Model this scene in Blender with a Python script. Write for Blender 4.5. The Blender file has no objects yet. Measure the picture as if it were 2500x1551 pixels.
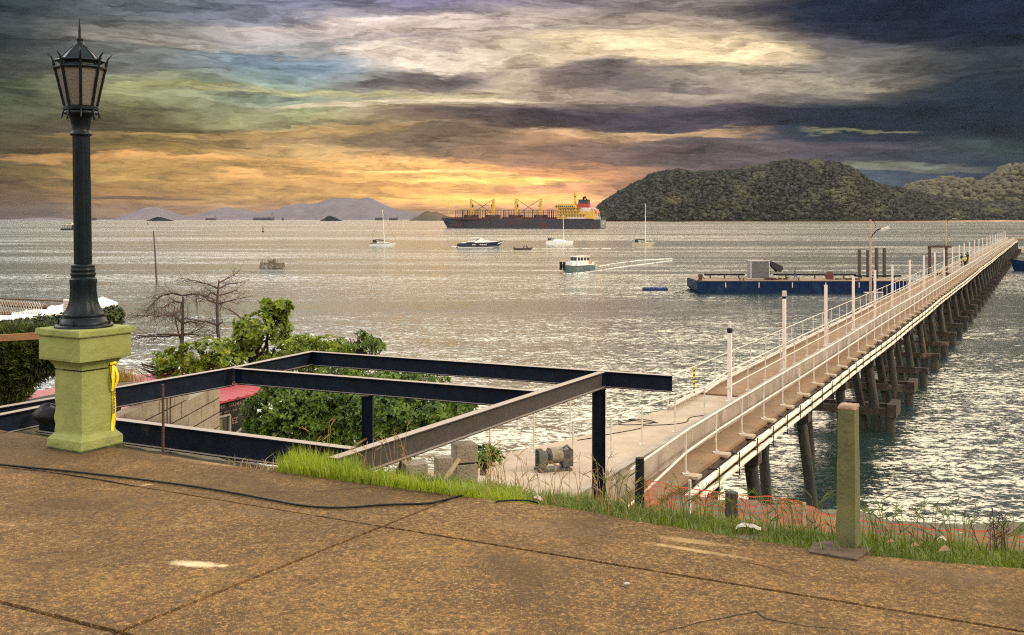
import bpy, math, random
import numpy as np
from mathutils import Vector, Matrix, noise as mnoise
random.seed(7); rng = np.random.default_rng(11)
scene = bpy.context.scene
COL = scene.collection
# ---------- viewpoint: eye 10.4 m above the water, 1.7 m above the promenade slab ----------
F = 2600.0; HY = 536.0; CX = 1250.0; H = 10.4
ZS = H - 1.7          # slab top
ZD = H - 6.2          # pier deck top
def P(px, py, Y):     # world point seen at photo pixel (px,py) at distance Y
    return Vector(((px-CX)/F*Y, Y, H-(py-HY)/F*Y))
def PD(px, py, drop): # world point on the level plane `drop` metres below the eye
    Y = drop*F/(py-HY)
    return Vector(((px-CX)/F*Y, Y, H-drop))
def lin(c):
    return tuple(((x/255.0)/12.92 if x/255.0 <= 0.04045 else ((x/255.0+0.055)/1.055)**2.4) for x in c)
# ---------- object helpers ----------
def tag(o, label=None, cat=None, group=None, kind=None):
    if label: o['label'] = label
    if cat: o['category'] = cat
    if group: o['group'] = group
    if kind: o['kind'] = kind
    return o
def empty(name, loc=(0,0,0), rz=0.0, label=None, cat=None, group=None):
    o = bpy.data.objects.new(name, None); COL.objects.link(o)
    o.location = loc; o.rotation_euler = (0,0,rz)
    o.empty_display_size = 0.2
    return tag(o, label, cat, group)
class MB:
    def __init__(s): s.v=[]; s.f=[]; s.sm=[]
    def add(s, vs, fs, smooth=False):
        b=len(s.v); s.v += [tuple(v) for v in vs]
        s.f += [tuple(i+b for i in f) for f in fs]; s.sm += [smooth]*len(fs)
    def box(s, c, d, rot=None, taper=(1,1)):
        hx,hy,hz=d[0]/2,d[1]/2,d[2]/2; vs=[]
        for z in (-1,1):
            tx,ty = (taper if z>0 else (1,1))
            for x,y in ((-1,-1),(1,-1),(1,1),(-1,1)):
                v=Vector((x*hx*tx,y*hy*ty,z*hz))
                if rot is not None: v = rot @ v
                vs.append(v+Vector(c))
        s.add(vs, [(3,2,1,0),(4,5,6,7),(0,1,5,4),(1,2,6,5),(2,3,7,6),(3,0,4,7)])
    def beam(s, a, b, w, h, up=(0,0,1)):   # rectangular bar from a to b (w across, h along up)
        a=Vector(a); b=Vector(b); d=(b-a).normalized(); up=Vector(up)
        x=d.cross(up)
        if x.length<1e-5: x=d.cross(Vector((1,0,0)))
        x.normalize(); u=x.cross(d).normalized(); vs=[]
        for p in (a,b):
            for i,j in ((-1,-1),(1,-1),(1,1),(-1,1)):
                vs.append(p+x*(i*w/2)+u*(j*h/2))
        s.add(vs,[(3,2,1,0),(4,5,6,7),(0,1,5,4),(1,2,6,5),(2,3,7,6),(3,0,4,7)])
    def tube(s, pts, r, n=8, cap=True, smooth=True):
        pts=[Vector(p) for p in pts]; m=len(pts)
        rs = r if isinstance(r,(list,tuple)) else [r]*m
        t0=(pts[1]-pts[0]).normalized()
        ref=Vector((0,0,1)) if abs(t0.z)<.9 else Vector((1,0,0))
        x=t0.cross(ref).normalized(); vs=[]
        for i,p in enumerate(pts):
            t=(pts[min(i+1,m-1)]-pts[max(i-1,0)])
            t = t.normalized() if t.length>1e-9 else t0
            x=(x-t*x.dot(t))
            if x.length<1e-6: x=t.cross(ref)
            x.normalize(); y=t.cross(x)
            for k in range(n):
                a=2*math.pi*k/n; vs.append(p+(x*math.cos(a)+y*math.sin(a))*rs[i])
        fs=[]
        for i in range(m-1):
            for k in range(n):
                k2=(k+1)%n; fs.append((i*n+k,i*n+k2,(i+1)*n+k2,(i+1)*n+k))
        s.add(vs,fs,smooth)
        if cap:
            s.add(vs[:n],[tuple(range(n-1,-1,-1))]); s.add(vs[-n:],[tuple(range(n))])
    def lathe(s, prof, n=24, c=(0,0,0), flute=None, smooth=True, phase=0.0):
        c=Vector(c); vs=[]; m=len(prof)
        for i,(z,r) in enumerate(prof):
            for k in range(n):
                a=2*math.pi*k/n+phase; rr=r
                if flute: rr=r*flute(i,a)
                vs.append(c+Vector((rr*math.cos(a),rr*math.sin(a),z)))
        fs=[(i*n+k,i*n+(k+1)%n,(i+1)*n+(k+1)%n,(i+1)*n+k) for i in range(m-1) for k in range(n)]
        s.add(vs,fs,smooth)
        s.add(vs[:n],[tuple(range(n-1,-1,-1))]); s.add(vs[-n:],[tuple(range(n))])
    def quad(s, a,b,c,d): s.add([a,b,c,d],[(0,1,2,3)])
    def build(s, name, m, parent=None, mods=None, bevel=0.0):
        me=bpy.data.meshes.new(name); me.from_pydata(s.v,[],s.f); me.update()
        if any(s.sm): me.polygons.foreach_set('use_smooth', s.sm)
        me.materials.append(m)
        o=bpy.data.objects.new(name,me); COL.objects.link(o)
        if parent is not None: o.parent=parent
        if bevel>0:
            b=o.modifiers.new('b','BEVEL'); b.width=bevel; b.segments=2; b.limit_method='ANGLE'
        return o
def npobj(name, V, Fc, m, parent=None, smooth=False):
    V=np.asarray(V,dtype=np.float32); Fc=np.asarray(Fc,dtype=np.int32); k=Fc.shape[1]
    me=bpy.data.meshes.new(name)
    me.vertices.add(len(V)); me.vertices.foreach_set('co',V.ravel())
    me.loops.add(Fc.size); me.loops.foreach_set('vertex_index',Fc.ravel())
    me.polygons.add(len(Fc)); me.polygons.foreach_set('loop_start',np.arange(0,Fc.size,k,dtype=np.int32))
    me.polygons.foreach_set('loop_total',np.full(len(Fc),k,dtype=np.int32))
    if smooth: me.polygons.foreach_set('use_smooth',np.ones(len(Fc),dtype=bool))
    me.update(calc_edges=True); me.materials.append(m)
    o=bpy.data.objects.new(name,me); COL.objects.link(o)
    if parent is not None: o.parent=parent
    return o
def at_parent(o, parent):   # o built in world coordinates, keep it there under a moved parent
    o.parent=parent; o.matrix_parent_inverse=Matrix.Translation(parent.location).inverted() if not any(parent.rotation_euler) else (Matrix.Translation(parent.location)@parent.rotation_euler.to_matrix().to_4x4()).inverted()
    return o
def copy_tree(o, parent=None):
    c=o.copy(); COL.objects.link(c)
    if parent is not None: c.parent=parent
    for ch in list(o.children): copy_tree(ch, c)
    return c
# ---------- materials ----------
def new_mat(name):
    m=bpy.data.materials.new(name); m.use_nodes=True; nt=m.node_tree
    b=nt.nodes['Principled BSDF']; return m,nt,b
def mat(name, c1, c2=None, scale=6.0, rough=0.7, metal=0.0, bump=0.0, bscale=None, c3=None, scale3=1.0, amt3=0.5, coord='Object', stretch=(1,1,1), spec=0.5, detail=6, lo=.35, hi=.65, trans=0.0):
    """c1/c2 mottled by noise, optional c3 as larger patches of dirt, wear or painted leaf highlights"""
    m,nt,b=new_mat(name); N=nt.nodes; L=nt.links
    b.inputs['Roughness'].default_value=rough; b.inputs['Metallic'].default_value=metal
    b.inputs['Specular IOR Level'].default_value=spec
    if c2 is None: c2=tuple(x*0.75 for x in c1)
    tc=N.new('ShaderNodeTexCoord'); mp=N.new('ShaderNodeMapping'); mp.inputs['Scale'].default_value=stretch
    L.new(tc.outputs[coord],mp.inputs[0])
    n=N.new('ShaderNodeTexNoise'); n.inputs['Scale'].default_value=scale; n.inputs['Detail'].default_value=detail; n.inputs['Roughness'].default_value=.65
    L.new(mp.outputs[0],n.inputs['Vector'])
    mr=N.new('ShaderNodeMapRange'); mr.inputs[1].default_value=lo; mr.inputs[2].default_value=hi; L.new(n.outputs[0],mr.inputs[0])
    mx=N.new('ShaderNodeMix'); mx.data_type='RGBA'; mx.inputs[6].default_value=(*c1,1); mx.inputs[7].default_value=(*c2,1); L.new(mr.outputs[0],mx.inputs[0])
    out=mx.outputs[2]
    if c3 is not None:
        n3=N.new('ShaderNodeTexNoise'); n3.inputs['Scale'].default_value=scale3; n3.inputs['Detail'].default_value=8; n3.inputs['Roughness'].default_value=.7
        L.new(mp.outputs[0],n3.inputs['Vector'])
        r3=N.new('ShaderNodeMapRange'); r3.inputs[1].default_value=1-amt3; r3.inputs[2].default_value=1-amt3+.12; L.new(n3.outputs[0],r3.inputs[0])
        m3=N.new('ShaderNodeMix'); m3.data_type='RGBA'; m3.inputs[7].default_value=(*c3,1); L.new(r3.outputs[0],m3.inputs[0]); L.new(out,m3.inputs[6]); out=m3.outputs[2]
    L.new(out,b.inputs['Base Color'])
    if bump>0:
        nb=N.new('ShaderNodeTexNoise'); nb.inputs['Scale'].default_value=bscale or scale*2; nb.inputs['Detail'].default_value=6
        L.new(mp.outputs[0],nb.inputs['Vector'])
        bp=N.new('ShaderNodeBump'); bp.inputs['Strength'].default_value=1.0; bp.inputs['Distance'].default_value=bump
        L.new(nb.outputs[0],bp.inputs['Height']); L.new(bp.outputs[0],b.inputs['Normal'])
    return m
def text_mesh(name, s, size, m, parent, M, ext=0.001, yscale=1.0):
    cu=bpy.data.curves.new(name,'FONT'); cu.body=s; cu.size=size; cu.extrude=ext; cu.align_x='CENTER'; cu.align_y='CENTER'; cu.offset=size*0.02
    t=bpy.data.objects.new(name+'_src',cu); COL.objects.link(t)
    dg=bpy.context.evaluated_depsgraph_get(); me=bpy.data.meshes.new_from_object(t.evaluated_get(dg))
    bpy.data.objects.remove(t); bpy.data.curves.remove(cu)
    me.materials.clear(); me.materials.append(m)
    o=bpy.data.objects.new(name,me); COL.objects.link(o); me.name=name
    me.transform(M)
    if parent is not None: o.parent=parent
    return o
# ---------- camera ----------
cam_d=bpy.data.cameras.new('camera'); cam=bpy.data.objects.new('camera',cam_d); COL.objects.link(cam)
cam.location=(0,0,H); cam.rotation_euler=(math.radians(90),0,0)
cam_d.sensor_width=36.0; cam_d.sensor_fit='HORIZONTAL'; cam_d.lens=F/2500*36
cam_d.shift_y=-(775.5-HY)/2500.0; cam_d.clip_start=0.05; cam_d.clip_end=200000
scene.camera=cam
scene.view_settings.view_transform='Standard'; scene.view_settings.look='None'; scene.view_settings.gamma=1
scene.view_settings.exposure=0.0
scene.cycles.use_denoising=False; scene.cycles.filter_width=1.15; scene.cycles.sample_clamp_indirect=4.0
scene.cycles.max_bounces=6; scene.cycles.volume_bounces=0
# ---------- sky ----------
SUN_AZ=math.radians(100); SUN_EL=math.radians(30)   # sun low to the right, azimuth from +Y towards +X
w=bpy.data.worlds.new('World'); scene.world=w; w.use_nodes=True
nt=w.node_tree; nt.nodes.clear(); N=nt.nodes; L=nt.links
def mth(op,a,b=None,c=None,clamp=False):
    n=N.new('ShaderNodeMath'); n.operation=op; n.use_clamp=clamp
    for i,x in enumerate((a,b,c)):
        if x is None: continue
        if isinstance(x,(int,float)): n.inputs[i].default_value=x
        else: L.new(x,n.inputs[i])
    return n.outputs[0]
def mixc(f,a,b,mode='MIX'):
    n=N.new('ShaderNodeMix'); n.data_type='RGBA'; n.blend_type=mode
    for i,x in ((0,f),(6,a),(7,b)):
        if isinstance(x,(int,float)): n.inputs[i].default_value=x
        elif isinstance(x,tuple): n.inputs[i].default_value=(*x,1) if len(x)==3 else x
        else: L.new(x,n.inputs[i])
    return n.outputs[2]
def smooth(x,a,b):
    n=N.new('ShaderNodeMapRange'); n.interpolation_type='SMOOTHSTEP'; L.new(x,n.inputs[0]); n.inputs[1].default_value=a; n.inputs[2].default_value=b
    return n.outputs[0]
tc=N.new('ShaderNodeTexCoord'); sp=N.new('ShaderNodeSeparateXYZ'); L.new(tc.outputs['Generated'],sp.inputs[0])
dx,dy,dz=sp.outputs
u0=mth('ARCTAN2',dx,dy)
v0=mth('DIVIDE',dz,mth('MAXIMUM',mth('SQRT',mth('ADD',mth('MULTIPLY',dx,dx),mth('MULTIPLY',dy,dy))),1e-4))
def comb(x,y,z=0.0):
    n=N.new('ShaderNodeCombineXYZ')
    for i,q in enumerate((x,y,z)):
        if isinstance(q,(int,float)): n.inputs[i].default_value=q
        else: L.new(q,n.inputs[i])
    return n.outputs[0]
def noi(vec,scale,detail=6,rough=.55,dist=0.0,col=False):
    n=N.new('ShaderNodeTexNoise'); n.inputs['Scale'].default_value=scale; n.inputs['Detail'].default_value=detail
    n.inputs['Roughness'].default_value=rough; n.inputs['Distortion'].default_value=dist; L.new(vec,n.inputs['Vector'])
    return n.outputs[1 if col else 0]
# clouds flatten towards the horizon: stretch of v grows near v=0
vst=mth('MULTIPLY',mth('POWER',mth('MAXIMUM',v0,0.0),0.8),1.0)
# slight rise of the streaks towards the left top
sk=mth('ADD',vst,mth('MULTIPLY',u0,0.03))
wv=noi(comb(mth('MULTIPLY',u0,4.0),mth('MULTIPLY',sk,16.0)),1.0,4,.5,0.0,True)
ws=N.new('ShaderNodeSeparateXYZ'); L.new(wv,ws.inputs[0])
damp=smooth(v0,-.002,.05)
u=mth('ADD',u0,mth('MULTIPLY',mth('SUBTRACT',ws.outputs[0],.5),.11))
v=mth('ADD',v0,mth('MULTIPLY',mth('MULTIPLY',mth('SUBTRACT',ws.outputs[1],.5),.05),damp))
wv2=noi(comb(mth('MULTIPLY',u0,22.0),mth('MULTIPLY',sk,110.0),3.3),1.0,7,.65,0.0,True)
ws2=N.new('ShaderNodeSeparateXYZ'); L.new(wv2,ws2.inputs[0])
u=mth('ADD',u,mth('MULTIPLY',mth('SUBTRACT',ws2.outputs[0],.5),.05))
v=mth('ADD',v,mth('MULTIPLY',mth('MULTIPLY',mth('SUBTRACT',ws2.outputs[1],.5),.020),damp))
rows=[0,70,140,210,280,350,420,480,532]
cols=[
 (0,[(40,52,56),(52,60,60),(62,62,56),(72,78,60),(72,76,56),(72,66,46),(95,80,46),(82,66,38),(78,66,54)]),
 (350,[(98,104,110),(116,114,108),(106,108,104),(134,136,98),(96,90,62),(118,98,56),(172,136,78),(150,112,62),(128,102,78)]),
 (700,[(118,120,138),(166,156,152),(120,138,152),(142,156,142),(148,148,108),(178,146,98),(215,166,98),(188,145,84),(168,128,90)]),
 (1050,[(116,112,138),(176,162,158),(188,174,158),(176,160,134),(160,138,108),(135,112,90),(240,180,108),(226,166,95),(206,156,102)]),
 (1350,[(136,124,132),(172,156,140),(196,176,148),(176,156,134),(100,86,82),(196,150,108),(225,160,105),(232,164,112),(220,154,112)]),
 (1700,[(132,122,116),(160,142,124),(206,186,152),(146,132,118),(78,70,78),(98,86,84),(96,84,82),(120,98,90),(120,100,90)]),
 (2050,[(38,44,60),(66,66,76),(120,114,106),(132,124,112),(36,48,64),(60,66,80),(74,80,90),(56,72,90),(60,70,84)]),
 (2430,[(9,22,36),(12,26,38),(42,50,58),(38,48,56),(13,30,44),(42,58,58),(24,42,58),(22,40,54),(30,44,56)]),
]
acc=None; prev=None
VM=0.25
for px,cs in cols:
    az=math.atan((px-CX)/F)
    r=N.new('ShaderNodeValToRGB'); cr=r.color_ramp; cr.interpolation='B_SPLINE' if False else 'EASE'
    st=[((HY-y)/F*math.cos(az)/VM,c) for y,c in zip(rows,cs)][::-1]
    while len(cr.elements)<len(st): cr.elements.new(0.5)
    for e,(p,c) in zip(cr.elements,st): e.position=max(0,min(1,p))
    for i,(p,c) in enumerate(st): cr.elements[i].color=(*lin(c),1)
    L.new(mth('DIVIDE',v,VM),r.inputs[0])
    if acc is None: acc=r.outputs[0]
    else: acc=mixc(smooth(u,prev,az),acc,r.outputs[0])
    prev=az
sky=acc
def blob(sky,px,py,rx,ry,rgb,s,tilt=0.0,ed=.9):
    az=math.atan((px-CX)/F); c=math.cos(az); vv=(HY-py)/F*c
    du=mth('DIVIDE',mth('SUBTRACT',u,az),rx/F*c*c)
    dv=mth('SUBTRACT',v,vv)
    if tilt: dv=mth('SUBTRACT',dv,mth('MULTIPLY',mth('SUBTRACT',u,az),tilt))
    dv=mth('DIVIDE',dv,ry/F)
    d=mth('ADD',mth('MULTIPLY',du,du),mth('MULTIPLY',dv,dv))
    f=mth('MULTIPLY',mth('SUBTRACT',1.0,smooth(d,1-ed,1.0+ed)),s)
    return mixc(f,sky,lin(rgb))
for b in [
 
 (1010,182,190,20,(88,80,86),.85,.02),(1290,298,360,26,(86,72,70),.9,-.03),(1010,338,330,17,(98,82,66),.8,0),
 (1560,188,260,26,(84,76,84),.8,-.03),(1790,278,600,32,(58,54,66),.85,.0),(2260,268,420,62,(14,31,46),.9,0),
 (2230,30,430,62,(20,30,46),.9,-.12),(1700,372,560,34,(88,76,78),.8,0),(2300,392,430,40,(34,50,66),.7,0),
 (250,312,380,26,(70,62,44),.65,0),(120,388,240,14,(70,58,38),.6,0),(30,60,260,100,(42,50,52),.4,0),
 (340,482,170,4,(86,68,52),.8,0),(1500,24,90,20,(86,80,76),.6,0),(650,45,260,18,(100,110,130),.5,-.06),(560,110,300,12,(190,176,160),.5,-.03),(900,60,260,12,(220,200,186),.6,.04),
 (1170,447,260,13,(255,214,120),1,0,.9),(1040,424,200,7,(255,206,128),.9,0),(1190,486,260,13,(252,200,100),.75,0),
 (960,398,260,9,(250,192,116),.75,0),(1660,128,280,36,(232,206,164),.85,-.05),(1000,132,200,24,(222,202,182),.8,-.04),
 (1040,247,320,11,(222,202,170),.75,.04),(1560,325,260,13,(204,166,122),.75,0),(760,216,400,10,(176,168,110),.6,0),
 (2130,308,120,6,(150,146,104),.55,0,1.0),(2130,408,260,12,(128,128,108),.6,0,1.0),(1900,190,320,16,(176,164,140),.6,-.03),
 (420,398,380,9,(222,166,100),.6,0),(820,440,360,7,(230,172,104),.6,0),(600,330,400,10,(186,150,92),.5,.03),
 (760,142,150,22,(112,126,136),.4,0),(1120,80,260,14,(210,190,176),.6,.03),(2380,352,140,12,(54,70,66),.5,0)]:
    sky=blob(sky,*b)
# wispy relief across the whole cloud deck
t1=noi(comb(mth('MULTIPLY',u,10.0),mth('MULTIPLY',v,85.0),1.0),1.0,10,.66,.15)
t2=noi(comb(mth('MULTIPLY',u0,45.0),mth('MULTIPLY',v0,330.0),5.0),1.0,7,.7,.2)
t3=noi(comb(mth('MULTIPLY',u,28.0),mth('ADD',mth('MULTIPLY',v,190.0),mth('MULTIPLY',u,9.0)),2.0),1.0,8,.7,.3)
g=mth('ADD',mth('MULTIPLY',smooth(t1,.32,.68),.95),mth('MULTIPLY',smooth(t2,.3,.7),.22))
g=mth('ADD',mth('ADD',g,mth('MULTIPLY',smooth(t3,.34,.66),.45)),.36)
# thin bright filaments at the cloud edges
f0=noi(comb(mth('ADD',mth('MULTIPLY',u,9.0),mth('MULTIPLY',v,10.0)),mth('SUBTRACT',mth('MULTIPLY',v,62.0),mth('MULTIPLY',u,5.0)),7.0),1.0,9,.68,.6)
fr=mth('SUBTRACT',1.0,mth('MULTIPLY',mth('ABSOLUTE',mth('SUBTRACT',f0,.5)),9.0),clamp=True) if False else mth('MAXIMUM',mth('SUBTRACT',1.0,mth('MULTIPLY',mth('ABSOLUTE',mth('SUBTRACT',f0,.5)),10.0)),0.0)
g=mth('ADD',g,mth('MULTIPLY',mth('POWER',fr,1.6),.38))
g=mth('SUBTRACT',g,.06)
sky=mixc(1.0,sky,comb(g,g,g),'MULTIPLY')
# unseen bright sky added to light water and ground, cooler and dimmer overhead
hi=noi(comb(mth('MULTIPLY',u0,3.0),mth('MULTIPLY',v0,5.0),9.0),1.0,6,.55,.4)
upc=mixc(smooth(v0,.4,1.8),mixc(smooth(u0,-.5,.1),(1.46,1.41,1.31),(1.52,1.27,.91)),(.50,.56,.62))
lum=mth('ADD',mth('MULTIPLY',smooth(hi,.3,.7),1.3),1.6)
up=mixc(1.0,upc,comb(lum,lum,lum),'MULTIPLY')
sky=mixc(smooth(v0,.212,.27),sky,up)
# behind the viewer the low sky is plain warm haze
back=smooth(mth('ABSOLUTE',u0),.75,1.3)
sky=mixc(mth('MULTIPLY',back,mth('SUBTRACT',1.0,smooth(v0,.25,.4))),sky,(.75,.68,.58))
nk=N.new('ShaderNodeTexSky'); nk.sky_type='NISHITA'; nk.sun_disc=False; nk.sun_elevation=SUN_EL; nk.sun_rotation=SUN_AZ
b1=N.new('ShaderNodeBackground'); L.new(nk.outputs[0],b1.inputs[0]); b1.inputs[1].default_value=0.0
b2=N.new('ShaderNodeBackground'); L.new(sky,b2.inputs[0]); b2.inputs[1].default_value=1.0
# thick cloud hides most of the clear sky
b1.inputs[1].default_value=0.05
ms=N.new('ShaderNodeMixShader'); ms.inputs[0].default_value=.985; L.new(b1.outputs[0],ms.inputs[1]); L.new(b2.outputs[0],ms.inputs[2])
wo=N.new('ShaderNodeOutputWorld'); L.new(ms.outputs[0],wo.inputs[0])
w.cycles.sampling_method='MANUAL'; w.cycles.sample_map_resolution=512
# ---------- sun ----------
sd=bpy.data.lights.new('sun','SUN'); sd.energy=2.2; sd.angle=math.radians(6); sd.color=(1.0,.86,.66)
so=bpy.data.objects.new('sun',sd); COL.objects.link(so)
dirv=Vector((math.sin(SUN_AZ)*math.cos(SUN_EL),math.cos(SUN_AZ)*math.cos(SUN_EL),math.sin(SUN_EL)))
so.rotation_euler=(-dirv).to_track_quat('-Z','Y').to_euler(); so.location=(0,0,50)
# ---------- water ----------
WAVE=1.0
m_water,nt2,b=new_mat('sea water')
def water_nodes():
    N=nt2.nodes; L=nt2.links
    b.inputs['Base Color'].default_value=(.010,.035,.036,1); b.inputs['IOR'].default_value=1.72
    tc=N.new('ShaderNodeTexCoord')
    def nz(scale,st,detail,rough=.6,dist=0.0,rot=0.0):
        mp=N.new('ShaderNodeMapping'); mp.inputs['Scale'].default_value=st; mp.inputs['Rotation'].default_value=(0,0,rot)
        L.new(tc.outputs['Object'],mp.inputs[0]); n=N.new('ShaderNodeTexNoise'); n.inputs['Scale'].default_value=scale
        n.inputs['Detail'].default_value=detail; n.inputs['Roughness'].default_value=rough; n.inputs['Distortion'].default_value=dist
        L.new(mp.outputs[0],n.inputs['Vector']); return n.outputs[0]
    def m2(op,a,c):
        n=N.new('ShaderNodeMath'); n.operation=op
        for i,x in enumerate((a,c)):
            if isinstance(x,(int,float)): n.inputs[i].default_value=x
            else: L.new(x,n.inputs[i])
        return n.outputs[0]
    streak=nz(1.0,(.0016,.012,1),5,.6,1.5)  # long current lines
    big=nz(1.0,(.012,.03,1),4,.6,1.0)       # wind patches
    def mr(x,a,c,lo,hi):
        n=N.new('ShaderNodeMapRange'); n.inputs[1].default_value=a; n.inputs[2].default_value=c; n.inputs[3].default_value=lo; n.inputs[4].default_value=hi; L.new(x,n.inputs[0]); return n.outputs[0]
    wide=nz(1.0,(.00035,.0022,1),4,.6,1.0)
    amp=m2('MULTIPLY',m2('MULTIPLY',mr(streak,.42,.58,.22,1.25),mr(wide,.42,.58,.75,1.3)),mr(big,.3,.7,.65,1.2))
    def slope(sc,st,det,rot,rough=.55):     # a random surface slope in x and y
        mp=N.new('ShaderNodeMapping'); mp.inputs['Scale'].default_value=st; mp.inputs['Rotation'].default_value=(0,0,rot); L.new(tc.outputs['Object'],mp.inputs[0])
        n=N.new('ShaderNodeTexNoise'); n.inputs['Scale'].default_value=sc; n.inputs['Detail'].default_value=det; n.inputs['Roughness'].default_value=rough; n.inputs['Distortion'].default_value=.5; L.new(mp.outputs[0],n.inputs['Vector'])
        v=N.new('ShaderNodeVectorMath'); v.operation='SUBTRACT'; v.inputs[1].default_value=(.5,.5,.5); L.new(n.outputs[1],v.inputs[0]); return v.outputs[0]
    def sv(v,k):
        n=N.new('ShaderNodeVectorMath'); n.operation='MULTIPLY'; n.inputs[1].default_value=k; L.new(v,n.inputs[0]); return n.outputs[0]
    def av(a,c):
        n=N.new('ShaderNodeVectorMath'); n.operation='ADD'; L.new(a,n.inputs[0]); L.new(c,n.inputs[1]); return n.outputs[0]
    tot=av(av(sv(slope(1.35,(1,1.9,1),5,.10,.65),(.45,1.0,0)),sv(slope(4.2,(1,1.6,1),4,-.12,.65),(.60,1.0,0))),sv(slope(.16,(1,2.6,1),2,.05),(.12,.30,0)))
    k=N.new('ShaderNodeVectorMath'); k.operation='SCALE'; L.new(tot,k.inputs[0]); L.new(m2('MULTIPLY',amp,WAVE),k.inputs['Scale'])
    ad=N.new('ShaderNodeVectorMath'); ad.operation='ADD'; ad.inputs[1].default_value=(0,0,1); L.new(k.outputs[0],ad.inputs[0])
    nm=N.new('ShaderNodeVectorMath'); nm.operation='NORMALIZE'; L.new(ad.outputs[0],nm.inputs[0]); L.new(nm.outputs[0],b.inputs['Normal'])
    b.inputs['Roughness'].default_value=.12
    gl=N.new('ShaderNodeBsdfAnisotropic') if hasattr(bpy.types,'ShaderNodeBsdfAnisotropic') else N.new('ShaderNodeBsdfGlossy')
    gl.inputs['Color'].default_value=(.80,.80,.76,1); gl.inputs['Roughness'].default_value=.19; L.new(nm.outputs[0],gl.inputs['Normal'])
    mxs=N.new('ShaderNodeMixShader'); mxs.inputs[0].default_value=.27; out=N['Material Output']
    L.new(b.outputs[0],mxs.inputs[1]); L.new(gl.outputs[0],mxs.inputs[2]); L.new(mxs.outputs[0],out.inputs[0])
water_nodes()
mw=MB(); ys=[-200,0,20,60,150,400,1000,3000,10000,60000]; xs=[-60000,-8000,-1500,-300,-60,0,60,300,1500,8000,60000]
vs=[(x,y,0) for y in ys for x in xs]; n=len(xs)
mw.add(vs,[(j*n+i,j*n+i+1,(j+1)*n+i+1,(j+1)*n+i) for j in range(len(ys)-1) for i in range(n-1)])
tag(mw.build('water',m_water),kind='structure')
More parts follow.
